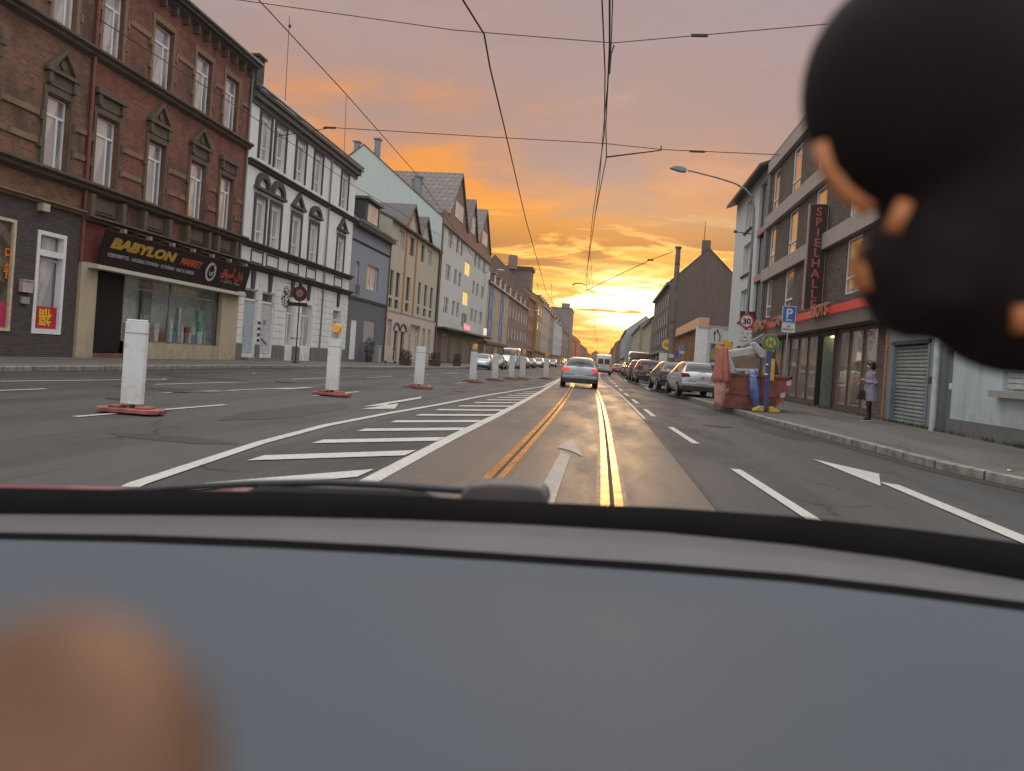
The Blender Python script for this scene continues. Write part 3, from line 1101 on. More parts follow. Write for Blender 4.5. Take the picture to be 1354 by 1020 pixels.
for kind, lab, u, z, mi, wd, h in kinds:
    m = MB()
    m.prism([(-wd / 2 * .85, 0), (wd / 2 * .85, 0), (wd / 2, h), (-wd / 2, h)], 'y', -.12, .06)
    m.box(-wd / 2 - .02, wd / 2 + .02, -.14, .08, h, h + .035)
    o = goods(kind, lab, u, z, m, cols[mi]); o.location.x = XL - .4

# ---- the brown brick house at the left edge -----------------------------------------
AY0, AY1 = 15.5, 24.98
aw2 = [(23.0, 24.1), (19.6, 20.8), (17.0, 18.2)]
wins = [(a, b, 11.32, 13.85, 'TO') for a, b in aw2] + [(a - .05, b, 6.55, 8.95, 'TO') for a, b in aw2] + [(22.95, 24.3, .93, 4.38, 'T')]
P, U = house('brick_house', 'brown brick house at the left edge with a dark clinker ground floor', 'L', XL - .012, AY0, AY1, 15.35, 11, brickB, tile_d, 3.2, wins,
             [(20.6, 22.0, .95, 4.5)], over=.5)
W = AY1 - AY0
old_windows(P, U, aw2, 11.32, 13.85, [None] * 3)
old_windows(P, U, aw2, 6.55, 8.95, ['tri'] * 3)
cornice(P, W, 10.9, .34, .38, sand_d); cornice(P, W, 6.1, .36, .45, sand_d); cornice(P, W, 5.2, .2, .3, sand, 'ledge')
cornice(P, W, 14.85, .5, .5, plain('sooty eaves board', (0.10, 0.085, 0.07), .7), 'eaves')
gf = wall_mesh(W, 0, 5.2, [(U(22.95), U(24.3), .93, 4.38), (U(20.6), U(22.0), .95, 4.5)], .04, rec=.05, back=False)
gfo = gf.build('clinker_ground_floor', brickD, P); gfo.location = (0, -.07, 0)
m = MB()
for i, (a, b) in enumerate([(0, U(20.6 if 0 else 19.6) - .3), (U(20.8) + .3, U(23.0) - .3), (U(24.1) + .3, W)]):
    for z in (7.18, 8.1, 13.0):
        if b > a: MB().box(a, b, -.06, .02, z, z + .2).build('stone_band', sand, P)
m = MB()
a, b = U(22.95), U(24.3)
for x0, x1, z0_, z1_ in ((a, a + .13, .93, 4.38), (b - .13, b, .93, 4.38), (a + .131, b - .131, .93, 1.1), (a + .131, b - .131, 4.25, 4.38), (a + .131, b - .131, 3.55, 3.75)):
    m.box(x0, x1, -.10, .14, z0_, z1_)
m.build('window_frame', white_f, P)
m = MB().box(a + .14, b - .14, -.0, .13, 1.11, 1.85)
ps = m.build('poster', plain('red poster', (.40, .02, .03), .5, var=.05), P)
t = text('lettering', '福', .62, plain('yellow print', (.75, .42, .03), .5), ps, (U(23.62), -.012, 1.48), (math.pi / 2, 0, 0), .003, bold=.012)
t.location = (U(23.62) + .3, -.012, 1.72); t.rotation_euler = (math.pi / 2, math.pi, 0)
m = MB()
a, b = U(20.6), U(22.0)
for x0, x1, z0_, z1_ in ((a, a + .1, .95, 4.5), (b - .1, b, .95, 4.5), (a + .101, b - .101, .95, 1.05), (a + .101, b - .101, 4.4, 4.5)):
    m.box(x0, x1, -.12, .14, z0_, z1_)
m.build('window_frame', plain('cream frame', (.5, .42, .3), .5), P)
MB().box(a + .1, b - .1, -.02, .1, 1.05, 4.4).build('poster', plain('faded menu poster', (.10, .085, .06), .4, var=.6, scale=2.2), P)
MB().box(a + .1, b - .1, -.035, .0, 1.05, 1.85).build('poster_strip', plain('pink poster strip', (.42, .03, .09), .5), P)
t = text('lettering', '中\n餐', .55, plain('orange print', (.7, .2, .02), .5), P, (U(21.62), -.05, 3.2), (math.pi / 2, 0, 0), .003)
mb = MB().box(U(22.3), U(22.75), -.22, -.07, 2.25, 2.62); mb.box(U(22.28), U(22.77), -.25, -.07, 2.62, 2.66)
mb.build('letterbox', plain('pinkish letterbox', (.42, .33, .33), .5), P)
MB().box(U(22.38), U(22.7), -.16, -.07, 1.88, 2.1).build('letterbox', plain('grey letterbox', (.26, .26, .26), .5), P)
MB().box(U(22.85), U(23.15), -.3, -.07, 5.0, 5.25).build('floodlight', plain('cream lamp box', (.42, .38, .28), .5), P)

# ---- the white stucco house ---------------------------------------------------------
stucco = plaster('off white stucco', (0.70, 0.71, 0.69), .3)
trim = plaster('grey stone trim', (0.085, 0.078, 0.072), .4)
CY0, CY1 = 36.9, 53.55
cc = [(38.15, 39.35), (40.0, 41.3), (42.85, 44.2), (45.6, 46.95), (50.55, 51.9)]
shut = 'RM'
wins = [(a, b, 10.9, 13.35, 'RMB') for a, b in cc] + [(a, b, 6.4, 8.9, 'RMB') for a, b in cc] + \
       [(43.0, 44.15, 1.0, 3.7, 'TM'), (45.25, 46.95, 1.0, 3.7, 'TM'), (50.7, 52.2, 1.2, 3.7, 'TM')]
P, U = house('stucco_house', 'white stucco house with grey window surrounds and a rusticated ground floor', 'L', XL, CY0, CY1, 14.3, 10, stucco, tile_d, 2.9, wins,
             [(37.7, 39.2, .5, 3.95), (39.75, 41.3, .5, 3.95)], over=.5)
W = CY1 - CY0
for i, (a, b) in enumerate(cc):
    a, b = U(a), U(b)
    for z0_, z1_ in ((10.9, 13.35), (6.4, 8.9)):
        m = MB()
        m.box(a - .17, a - .003, -.07, .02, z0_, z1_ + .17); m.box(b + .003, b + .17, -.07, .02, z0_, z1_ + .17); m.box(a - .003, b + .003, -.068, .02, z1_ + .003, z1_ + .168)
        m.build('window_surround', trim, P)
    hd = MB()
    c, r = (a + b) / 2, (b - a) / 2 + .22
    k = ['arc', 'arc', 'tri', 'seg', 'tri'][i]
    z = 9.25
    hd.box(c - r - .08, c + r + .08, -.24, .02, z, z + .15)
    if k == 'tri':
        for sgn in (-1, 1):
            pts = [(c + sgn * r, z + .15), (c, z + 1.0), (c, z + .72), (c + sgn * (r - .3), z + .15)]
            hd.prism(pts, 'y', -.2, .02)
    else:
        hh = .85 if k == 'arc' else .62
        n = 10
        for q in range(n):
            t0, t1 = math.pi * q / n, math.pi * (q + 1) / n
            pts = [(c + r * math.cos(t0), z + .15 + hh * math.sin(t0)), (c + r * math.cos(t1), z + .15 + hh * math.sin(t1)),
                   (c + r * .68 * math.cos(t1), z + .15 + hh * .62 * math.sin(t1)), (c + r * .68 * math.cos(t0), z + .15 + hh * .62 * math.sin(t0))]
            hd.prism(pts, 'y', -.2, .02)
    hd.build('window_hood', trim, P)
cornice(P, W, 10.3, .3, .3, trim); cornice(P, W, 6.1, .3, .35, trim); cornice(P, W, 4.95, .32, .42, trim, 'ledge')
m = MB()
m.box(0, W, -.36, .02, 13.75, 14.3)
m.box(0, W, -.12, .02, 13.5, 13.75)
m.build('eaves_board', plaster('grey eaves', (.15, .14, .13), .4), P)
gutter(P, W, 14.32, -.5)
for (a, b) in cc:
    a, b = U(a), U(b)
    m = MB()
    m.box(a - .05, b + .05, -.05, .02, 5.35, 5.42); m.box(a - .05, b + .05, -.05, .02, 5.98, 6.06)
    m.box(a - .12, a - .05, -.05, .02, 5.35, 6.06); m.box(b + .05, b + .12, -.05, .02, 5.35, 6.06)
    m.box(a - .12, b + .12, -.03, .02, 5.30, 5.35)
    m.build('panel_frame', trim, P)
m = MB()
ops = sorted([(U(37.7), U(39.2)), (U(39.75), U(41.3)), (U(43), U(44.15)), (U(45.25), U(46.95)), (U(50.7), U(52.2))])
gaps = list(zip([0] + [q[1] + .06 for q in ops], [q[0] - .06 for q in ops] + [W]))
random.seed(3)
for r_ in range(9):
    z = 1.02 + r_ * .40
    for a, b in gaps:
        n = max(1, round((b - a) / .75))
        for k in range(n):
            s = a + (b - a) * k / n
            m.box(s + .015, s + (b - a) / n - .015, -.045, .02, z, z + .375)
m.build('rustication_blocks', plaster('rusticated stucco', (0.70, 0.70, 0.66), .35), P, bevel=.012)  # rustication blocks of the stucco ground floor, merged into one mesh
for a, b in ops:
    c = (a + b) / 2
    MB().prism([(c - .14, 3.98), (c + .14, 3.98), (c + .22, 4.95), (c - .22, 4.95)], 'y', -.1, .02).build('keystone', trim, P)
for a, b in gaps: MB().box(a, b, -.09, .02, -.05, .98).build('plinth', plaster('grey plinth', (.17, .165, .16), .5), P)
for (a, b), mt, nm in (((37.7, 39.2), plain('pale blue door paint', (.36, .42, .46), .4), 'door'), ((39.75, 41.3), plain('white door paint', (.46, .47, .50), .4), 'door')):
    a, b = U(a), U(b)
    d = MB().box(a + .1, b - .1, .1, .16, .52, 3.3).build('door', mt, P)
    f = MB()
    f.box(a, a + .09, .06, .2, .5, 3.95); f.box(b - .09, b, .06, .2, .5, 3.95); f.box(a, b, .06, .2, 3.3, 3.42); f.box(a, b, .06, .2, 3.86, 3.95)
    f.build('frame', white_f, d)
    MB().quad((a + .09, .14, 3.42), (b - .09, .14, 3.42), (b - .09, .14, 3.86), (a + .09, .14, 3.86)).build('transom_pane', pane_d, d)
    MB().tube([(a + .25, .06, 1.5), (a + .25, .03, 1.5), (a + .25, .03, 1.9), (a + .25, .06, 1.9)], .015).build('handle', steel, d)
    MB().box(a - .1, b + .1, -.45, .2, -.02, .28).build('step', plain('stone step', (.17, .165, .155), .8), P)
    if mt.name.startswith('white'):
        text('lettering', '25', .34, dark_f, d, (a + .5, .09, 2.15), ext=.004)
        m = MB(); m.prism([(a + .35, 1.35), (a + .45, 1.35), (a + 1.15, 1.02), (a + 1.05, 1.02)], 'y', .06, .1); m.build('push_bar', dark_f, d)
        m = MB()
        for k in range(4): m.box(a - .42, a - .12, -.07, -.04, 1.15 + k * .32, 1.3 + k * .32)
        m.build('nameplates', dark_f, P)
downpipe(P, U(48.4), .2, 13.6)
m = MB().box(1.2, 1.95, .35, 1.05, 14.3, 16.3); m.box(1.1, 2.05, .25, 1.15, 16.3, 16.42)
m.build('chimney', brickD, P)
m = MB()
for u in (2.5, 5.5, 9.5):
    z = 14.3 + 1.2 / 5 * 2.9 + .55
    m.prism([(1.0, z - .15), (1.0, z + .05), (2.2, z + .75), (2.2, z + .5)], 'x', u, u + 1.1)
m.build('skylight', white_f, P)

# ---- blue grey house ---------------------------------------------------------------
DY0, DY1 = 53.6, 63.3
bluew = plaster('blue grey render', (0.24, 0.265, 0.31), .2)
wins = [(54.8, 55.6, 5.2, 7.7, 'S'), (57.5, 60.5, 5.9, 7.8, 'M')]
P, U = house('blue_house', 'low blue-grey rendered house with one dark roof dormer', 'L', XL, DY0, DY1, 10.6, 9, bluew, tile_d, 3.4, wins, [(54.5, 55.9, .3, 3.3), (57.5, 60.4, 1.7, 3.45)], over=.5)
W = DY1 - DY0
gf = wall_mesh(W, -.02, 4.75, [(U(54.5), U(55.9), .3, 3.3), (U(57.5), U(60.4), 1.7, 3.45)], .025, rec=.02, back=False)
gfo = gf.build('ground_floor_render', plaster('dark grey render', (.125, .135, .15), .2), P); gfo.location = (0, -.03, 0)
cornice(P, W, 4.75, .3, .16, plaster('dark band', (.11, .115, .125), .2), 'band')
cornice(P, W, 9.1, .14, .12, trim, 'band')
cornice(P, W, 10.15, .4, .45, plaster('slate cornice', (.12, .12, .13), .2))
gutter(P, W, 10.62, -.55)
MB().box(U(57.5), U(60.4), .02, .06, 1.7, 3.45).build('roller_shutter', plain('grey shutter', (.27, .27, .27), .6), P)
MB().box(U(54.5), U(55.9), .03, .07, .3, 3.3).build('door', white_f, P)
m = MB()
for z in (5.25, 5.9): m.box(U(54.7), U(55.7), -.14, -.10, z, z + .04)
for k in range(7): m.box(U(54.72) + k * .155, U(54.72) + k * .155 + .02, -.13, -.11, 5.25, 5.9)
m.build('window_railing', dark_f, P)
# dormer
m = MB().box(U(56.6), U(60.3), .2, 3.2, 10.9, 12.75)
dm = m.build('dormer', plain('slate cladding', (.05, .052, .058), .6), P)
MB().box(U(56.4), U(60.5), -.1, 3.3, 12.75, 12.95).build('dormer_roof', plain('zinc roof', (.09, .09, .095), .5), dm)
put_window(P, U(57.2), 11.15, 2.4, 1.35, 'M', rec=.13)
downpipe(P, W - .15, .1, 10.3, plain('brown pipe', (.12, .07, .05), .5))

# ---- cream gabled house --------------------------------------------------------------
EY0, EY1 = 63.4, 82.2
cream = plaster('cream render', (0.43, 0.40, 0.31), .22)
orange_t = plaster('orange brown stripe', (0.42, 0.185, 0.09), .2)
pink = plaster('pale pink render', (0.50, 0.40, 0.34), .25)
cols3 = [(63.8, 64.85), (65.7, 66.95), (69.3, 70.6), (73.8, 74.85), (76.4, 77.6), (79.0, 80.2)]
wins = [(a, b, 6.0, 8.2, 'S', dark_f, pane_d) for a, b in cols3] + [(a, b, 4.95, 5.75, 'S', dark_f, pane_d) for a, b in cols3] + \
       [(65.7, 67.5, 10.3, 12.0, 'M'), (69.4, 71.2, 10.3, 12.0, 'S', dark_f, pane_d), (74.0, 75.3, 10.3, 12.0, 'S', dark_f, pane_d), (76.6, 78.6, 10.3, 11.9, 'M')] + \
       [(63.9, 65.2, 1.5, 3.9, 'TM'), (66.2, 67.4, .3, 3.0, 'S', dark_f, pane_d), (68.4, 69.7, .3, 3.0, 'S', dark_f, pane_d), (73.6, 75.2, .9, 3.7, 'TM'), (76.6, 77.8, .9, 3.7, 'T'), (79.0, 80.3, .9, 3.7, 'T')]
P, U = house('gabled_house', 'cream house with orange-brown gable stripes and a pink ground floor', 'L', XL, EY0, EY1, 12.5, 10, cream, tile_d, 2.2, wins, over=.4)
W = EY1 - EY0
for (a, b, c, zt) in ((63.6, 72.4, 68.0, 14.9), (72.9, 77.2, 75.0, 14.7)):
    u0, u1, cc_ = U(a), U(b), U(c)
    if a < 70: cc_ = U(69.8); u0 = U(67.3); u1 = U(72.4)
    m = MB().prism([(u0, 12.45), (u1, 12.45), (cc_, zt)], 'y', -.02, 5)
    gb = m.build('gable', cream, P)
    m = MB()
    for s, e in ((u0 - .25, cc_), (u1 + .25, cc_)):
        m.prism([(s, 12.45), (s, 12.65), (e, zt + .25), (e, zt)], 'y', -.3, 5)
    m.build('gable_roof', tile_d, gb)
m = MB()
for uu in (U(68.0), U(71.9)):
    m.box(uu, uu + .42, -.07, 0.01, 4.75, 12.5)
m.prism([(U(68.0), 12.5), (U(68.42), 12.5), (U(70.2), 14.3), (U(70.2), 14.85)], 'y', -.07, .01)
m.prism([(U(71.9), 12.5), (U(72.32), 12.5), (U(70.2), 14.85), (U(70.2), 14.3)], 'y', -.07, .01)
m.build('stripe', orange_t, P)
MB().box(-.0, W, -.05, 0.003, 4.55, 4.7).build('band', plaster('grey band', (.25, .23, .2), .2), P)
gf = wall_mesh(W, -.02, 4.55, [(U(a), U(b), c, d) for a, b, c, d in [(63.9, 65.2, 1.5, 3.9), (66.2, 67.4, .3, 3.0), (68.4, 69.7, .3, 3.0), (73.6, 75.2, .9, 3.7), (76.6, 77.8, .9, 3.7), (79.0, 80.3, .9, 3.7)]], .025, rec=.02, back=False)
gfo = gf.build('ground_floor_render', pink, P); gfo.location = (0, -.03, 0)
for a, b in ((65.9, 67.7), (68.1, 70.0)):
    m = MB()
    c, r = (U(a) + U(b)) / 2, (b - a) / 2 + .15
    for q in range(10):
        t0, t1 = math.pi * q / 10, math.pi * (q + 1) / 10
        m.prism([(c + r * math.cos(t0), 3.0 + .75 * math.sin(t0)), (c + r * math.cos(t1), 3.0 + .75 * math.sin(t1)), (c + r * .8 * math.cos(t1), 3.0 + .6 * math.sin(t1)), (c + r * .8 * math.cos(t0), 3.0 + .6 * math.sin(t0))], 'y', -.12, .0)
    m.build('door_arch', trim, P)
m = MB()
for k in range(9):
    u = U(70) + k * .42
    m.prism([(u, 3.75), (u + .4, 3.75), (u + .2, 3.3)], 'y', -.5, -.48)
m.tube([(U(69.9), -.49, 3.78), (U(74), -.49, 3.78)], .02)
m.build('bunting', plain('dark bunting', (.10, .09, .07), .7), P)
downpipe(P, W - .2, 4.6, 12.3, dark_f, r=.12)

# ---- tall white apartment house with three gables -------------------------------------
FY0, FY1 = 82.3, 117.0
Fx = XL
tallw = plaster('grey white render', (0.50, 0.52, 0.50), .18)
side_m = plaster('pale blue green render', (0.47, 0.53, 0.515), .12)
mans = plain('brown mansard cladding', (0.165, 0.10, 0.085), .6, var=.2)
colF = [(85.9, 88.5), (90.8, 92.4), (93.6, 95.2), (103.7, 105.4), (106.8, 108.6), (111.0, 113.4)]
wins = []
for z in (13.7, 9.8, 5.95):
    for i, (a, b) in enumerate(colF):
        wins.append((a, b, z, z + 1.85, 'M' if i in (0, 5) else 'S', None, pane_d))
lit = pane_lit
for k, z in enumerate((11.8, 7.85, 4.9)):
    wins.append((97.2, 101.2, z, z + 1.8, 'M', None, lit if k < 2 else pane_d))
P, U = house('apartment_house', 'tall grey-white apartment house with three brown gables and a bare pale blue side wall', 'L', Fx, FY0, FY1, 16.3, 19.2, tallw, tile_g, 7.7, wins, rec=.12, doors=
             [(91.5, 96, .2, 3.4), (86, 89.5, .2, 3.6), (99, 104, .2, 3.4), (106, 114, .3, 3.4)], over=.15)
for o in [q for q in kids(P) if q.name.startswith('roof')]: bpy.data.objects.remove(o)
W = FY1 - FY0
m = MB()
m.quad((0 - .02, -.0, 0), (-.02, 19.2, 0), (-.02, 19.2, 16.3), (-.02, 9.6, 24.0), (-.02, 0, 16.3))
m.build('side_wall', side_m, P)
m = gable_roof(W, 19.2, 16.3, 7.7, .12, .2)
m.build('roof', tile_g, P)
MB().box(-.02, W, -.14, .0, 15.75, 17.3).build('mansard', mans, P)
MB().box(0, W, -.30, .0, 15.62, 15.75).build('eaves', mans, P)
for (a, b, zt, ww) in ((84.9, 96.3, 23.0, 4.8), (96.8, 103.8, 21.9, 2.6), (104.6, 115.8, 22.6, 4.6)):
    u0, u1 = U(a), U(b); c = (u0 + u1) / 2
    m = MB().prism([(u0, 17.1), (u1, 17.1), (c, zt)], 'y', -.1, 9)
    gb = m.build('gable', mans, P)
    m = MB()
    for s in (-1, 1):
        e = u0 if s < 0 else u1
        m.prism([(e + s * .25, 16.95), (c, zt + .05), (c, zt + .33), (e + s * .25, 17.25)], 'y', -.35, 9.6)
    m.build('gable_roof', tile_g, gb)
    n = 4 if ww > 3 else 2
    for k in range(n):
        q = put_window(P, c - ww / 2 + ww * k / n + .05, 17.6, ww / n - .1, 1.9 if n == 4 else 2.2, 'S', rec=-.17)
downpipe(P, .35, .2, 16.0, plain('grey brown pipe', (.13, .12, .12), .5), r=.11)
for u, dd in ((.6, 8.2), (.9, 10.7)):
    m = MB().cyl((u, dd, 22.6), .35, 2.2 if dd < 9 else 1.9, n=10); m.box(u - .5, u + .5, dd - .4, dd + .4, 24.8 if dd < 9 else 24.5, 24.95 if dd < 9 else 24.65)
    m.build('chimney', zinc, P)
for u, dd in ((1.2, 3.1), (2.6, 3.8)):
    m = MB().box(u, u + .9, dd, dd + .7, 18, 21.0); m.box(u - .1, u + 1.0, dd - .1, dd + .8, 21.0, 21.15)
    m.build('chimney', zinc, P)
dkc = plain('dark shopfront cladding', (.05, .042, .038), .5)
m = wall_mesh(W, 0, 4.0, [(U(91.5), U(96), .2, 3.4), (U(86), U(89.5), .2, 3.6), (U(99), U(104), .2, 3.4), (U(106), U(114), .3, 3.4)], .025, rec=.02, back=False)
o = m.build('ground_floor_cladding', dkc, P); o.location = (0, -.05, 0)
MB().box(0, W, -1.3, 0.0, 4.0, 4.2).build('canopy', dkc, P)
pk = emis('pink lit sign', (1.0, .22, .28), .9)
s_ = MB().box(U(90.8), U(96), -1.6, -1.4, 4.25, 5.15).build('shop_sign', plain('white sign box', (.55, .45, .46), .4), P)
text('lettering', 'dance', .95, pk, s_, (U(91.1), -1.62, 4.42), ext=.02, width=3.6, bold=.03)
s_ = MB().box(U(107.5), U(109.5), -1.5, -1.3, 4.3, 5.3).build('shop_sign', emis('cream lit sign', (.85, .85, .7), .45), P)
for a, b in ((91.5, 96), (86, 89.5), (99, 104), (106, 114)):
    m = MB().box(U(a) + .05, U(b) - .05, .08, .14, .25, 3.35)
    m.build('shop_door', plain('shop door', (.16, .13, .11), .5), P)

# ---- the rest of the left side ---------------------------------------------------------
def row_house(name, label, side, X, Y0, Y1, ze, wall, roof_m, rise, ncol, floors, ww=1.3, wh=1.7, z1=5.0, D=12, dorm=0, st='M', pm=None, flat=False, fh=None, grp=None, cat='house', shop=True):
    W = Y1 - Y0
    wins = []
    fh = fh or (ze - z1 - .6) / max(1, floors)
    for f in range(floors):
        for c in range(ncol):
            yc = Y0 + W * (c + .5) / ncol
            wins.append((yc - ww / 2, yc + ww / 2, z1 + f * fh, z1 + f * fh + wh, st, None, pm or pane_d))
    drs = []
    if shop:
        n = max(1, ncol // 2)
        for c in range(n):
            yc = Y0 + W * (c + .5) / n
            drs.append((yc - W / n * .38, yc + W / n * .38, .3, 3.1))
    P, U = house(name, label, side, X, Y0, Y1, ze, D, wall, roof_m, rise, wins, drs, flat=flat, group=grp, cat=cat, rec=.05)
    for a, b, c, d in drs:
        u0, u1 = sorted((U(a), U(b)))
        MB().box(u0, u1, .1, .15, c, d).build('shopfront', pane_s, P)
    if shop:
        MB().box(0, W, -.35, 0, 3.3, 3.7).build('shop_fascia', random.choice([dkc, plain('brown fascia', (.16, .08, .05), .6), plain('grey fascia', (.2, .19, .18), .6)]), P)
    if not flat:
        MB().box(-.0, W, -.4, .0, ze - .3, ze).build('eaves', zinc, P)
    for k in range(dorm):
        u = W * (k + .5) / dorm
        dz = rise / (D / 2)
        d = MB().box(u - 1.1, u + 1.1, .5, 4, ze + .1, ze + 2.1).build('dormer', mans, P)
        MB().box(u - 1.3, u + 1.3, .25, 4, ze + 2.1, ze + 2.25).build('dormer_roof', zinc, d)
        put_window(P, u - .8, ze + .5, 1.6, 1.4, 'M', rec=.42, pm=pane)
    return P, U


ochre = plaster('dull yellow render', (0.40, 0.35, 0.235), .25)
blue_t = plaster('cobalt blue render', (0.16, 0.20, 0.43), .2)
P, U = row_house('terrace_house', 'yellow house with two cobalt blue vertical stripes beyond the tall gabled block', 'L', XL, 117.1, 143.2, 13.2, ochre, mans, 3.0, 5, 2, 1.7, 2.0, 5.2, dorm=4, fh=4.0)
for a in (119.2, 132.2):
    m = MB()
    for z0_, z1_ in ((4.0, 5.2), (7.25, 9.15), (11.25, 13.0)):
        m.box(U(a), U(a) + 4.0, -.06, .0, z0_, z1_)
    for q in (a, a + 3.0):
        m.box(U(q), U(q) + 1.0, -.055, .0, 4.0, 13.0)
    m.build('blue_stripe', blue_t, P)
greyb = plaster('grey pink render', (0.22, 0.16, 0.145), .3)
row_house('terrace_house', 'grey-pink house with close white windows right of the blue striped house', 'L', XL, 143.3, 179.8, 13.2, greyb, mans, 3.0, 7, 2, 1.7, 2.1, 5.2, dorm=4, pm=pane, fh=4.0)
bk2 = brick('red orange brick', (.34, .10, .05), (.26, .085, .05), (.2, .14, .1), soot=.2)
P, U = row_house('terrace_house', 'red brick house under a very steep dark gable', 'L', XL, 180.0, 194, 16.3, bk2, tile_d, 9.4, 3, 3, 2.0, 1.9, 4.6, D=18)
MB().quad((-.03, .02, 4), (-.03, 18, 4), (-.03, 18, 16.3), (-.03, 9, 25.65), (-.03, .02, 16.3)).build('side_wall', plaster('dark brown side wall', (.15, .115, .10), .3), P)
yel = plaster('sunlit yellow render', (0.34, 0.22, 0.12), .3)
P, U = row_house('terrace_house', 'narrow ochre yellow house next to the red brick house', 'L', XL + .8, 194.2, 210, 17.6, yel, tile_d, 4, 2, 3, 3.2, 2.2, 5.2, D=14)
MB().box(2, 8, 2.5, 9, 17, 24.5).build('roof_turret', greyb, P)
MB().box(1.6, 8.4, 2.1, 9.4, 24.5, 25.4).build('turret_roof', tile_d, P)
MB().box(-3.5, -.5, 6, 8, 24, 27.5).build('chimney', greyb, P)
orn = plaster('pale brown ornate render', (0.38, 0.32, 0.25), .35)
row_house('terrace_house', 'pale brown ornate house with tall windows beyond the ochre yellow one', 'L', XL, 210.2, 249, 17.4, orn, mans, 5, 9, 3, 2.2, 2.6, 5.0, dorm=5, pm=pane)
row_house('terrace_house', 'dull olive-brown house before the pale blue house', 'L', XL, 249.2, 270, 17.0, plaster('olive render', (.24, .21, .16), .3), mans, 5, 4, 3, 2.2, 2.4, 5.0, dorm=2)
row_house('terrace_house', 'pale blue-white house in the far left row', 'L', XL, 270.3, 322, 16.4, plaster('pale blue render', (.46, .50, .52), .2), mans, 5, 8, 3, 2.4, 2.4, 5.0, dorm=3)
P, U = row_house('terrace_house', 'grey house below the tower block in the far left row', 'L', XL, 322.4, 380, 15.5, greyb, mans, 4, 9, 3, 2.4, 2.4, 4.6, dorm=3)
P = thing('tower_block', 'tall windowless concrete slab rising behind the far left roofs', 'tower block', (XL + .2, 382, 0), math.pi / 2)
conc = plaster('weathered concrete', (0.20, 0.19, 0.185), .3)
MB().box(0, 30, 0, 10, 0, 28.6).build('wall', conc, P)
MB().box(.5, 5, 1, 5, 28.6, 31).build('lift_housing', conc, P)
MB().box(-.3, 30.3, -.3, 10.3, 28.4, 28.7).build('roof', tile_d, P)
fars = [(413, 470, 14.5, 'orange brown house behind the tower block', (.34, .17, .10)), (471, 540, 16.5, 'glowing red-orange house in the far left row', (.52, .16, .06)),
        (541, 640, 14.0, 'brown house past the red-orange one in the far left row', (.25, .16, .11)), (641, 780, 15.5, 'dark house near the end of the far left row', (.17, .12, .10)),
        (781, 1000, 13, 'last low house at the far end of the left row', (.20, .14, .10))]
for i, (a, b, h, lab, c) in enumerate(fars):
    row_house('terrace_house', lab, 'L', XL + (.6 if i == 1 else 0), a, b, h, plaster('far render %d' % i, c, .2), mans, 4, 8, 3, 3, 2.4, 4.6, shop=False)
# ---------------- END PART 2
# ------------------------------------------------------------------ right side
XR = 8.3
clinker = brick('grey brown clinker', (0.155, 0.12, 0.10), (0.085, 0.07, 0.062), (0.055, 0.05, 0.046), bw=.3, bh=.1, soot=.3)
conc_l = plaster('pale concrete band', (0.36, 0.31, 0.28), .3)
SY0, SY1 = 23.75, 42.6
cR = [(26.7, 28.3), (31.4, 33.0), (36.0, 37.6), (40.5, 41.8)]
pane_m = pane_mat('mirror like window pane', (0.05, 0.05, 0.055), (0.30, 0.30, 0.30), .5, ior=5.0)
wins = []
for a, b in cR:
    wins += [(a, b, 9.85, 12.1, 'BS', None, pane_m), (a, b, 6.98, 9.1, 'BS', None, pane_m), (a, b, 4.3, 6.25, 'B', None, pane_m)]
P, U = house('arcade_building', 'dark clinker building with pale concrete bands over a gaming arcade', 'R', XR, SY0, SY1, 12.85, 12, clinker, plain('roof edge', (.2, .17, .15), .6), 0, wins,
             rec=.03, doors=[(24.6, 28.85, .25, 3.05, .22), (29.0, 31.1, .2, 3.05, 1.6), (31.3, 42.2, .25, 3.05, .22)], cat='building', flat=True)
W = SY1 - SY0
m = MB()
for z0_, z1_ in ((12.2, 12.8), (9.15, 9.8), (6.3, 6.93)): m.box(0, W, -.22, .02, z0_, z1_)
m.build('concrete_band', conc_l, P)
MB().box(-.02, W + .02, -.55, .02, 3.1, 3.5).build('canopy', plain('grey brown canopy', (.13, .11, .10), .5), P)
redb = emis('red lit band', (.85, .06, .04), .18, (.30, .02, .02))
sg = MB().box(0, W, -.62, -.5, 3.55, 3.82).build('light_band', redb, P)
lm = plain('faded sign letters', (.30, .12, .08), .45)
for body, Ya, wd in (('CASINO', 41.8, 3.6), ('GAMES', 36.5, 3.2), ('SLOTS', 29.9, 2.2)):
    text('lettering', body, .62, lm, sg, (U(Ya), -.68, 3.52), ext=.05, width=wd, bold=.02)
fr_, pn_ = MB(), MB()
cop = plain('copper brown mullion', (.14, .085, .06), .4, .3)
for a, b, n in ((24.6, 28.85, 3), (31.3, 42.2, 7)):
    u0, u1 = sorted((U(a), U(b)))
    for k in range(n + 1):
        q = u0 + (u1 - u0) * k / n
        fr_.box(q - .035, q + .035, .02, .12, .25, 3.05)
    fr_.box(u0, u1, .03, .11, .25, .4); fr_.box(u0, u1, .03, .11, 2.95, 3.05)
    for k in range(n):
        q0, q1 = u0 + (u1 - u0) * k / n + .035, u0 + (u1 - u0) * (k + 1) / n - .035
        o = MB().quad((q0, .08, .4), (q1, .08, .4), (q1, .08, 2.95), (q0, .08, 2.95)).build('shop_pane', None, P, fix=False)
        o.data.materials.append(pane_mat('shop glass with painted reflection', (.17, .14, .11), (.36, .30, .23), .48, .02, 3.4))  # warm pale reflection of the street put into the pane colours
fr_.build('shopfront_frame', cop, P)
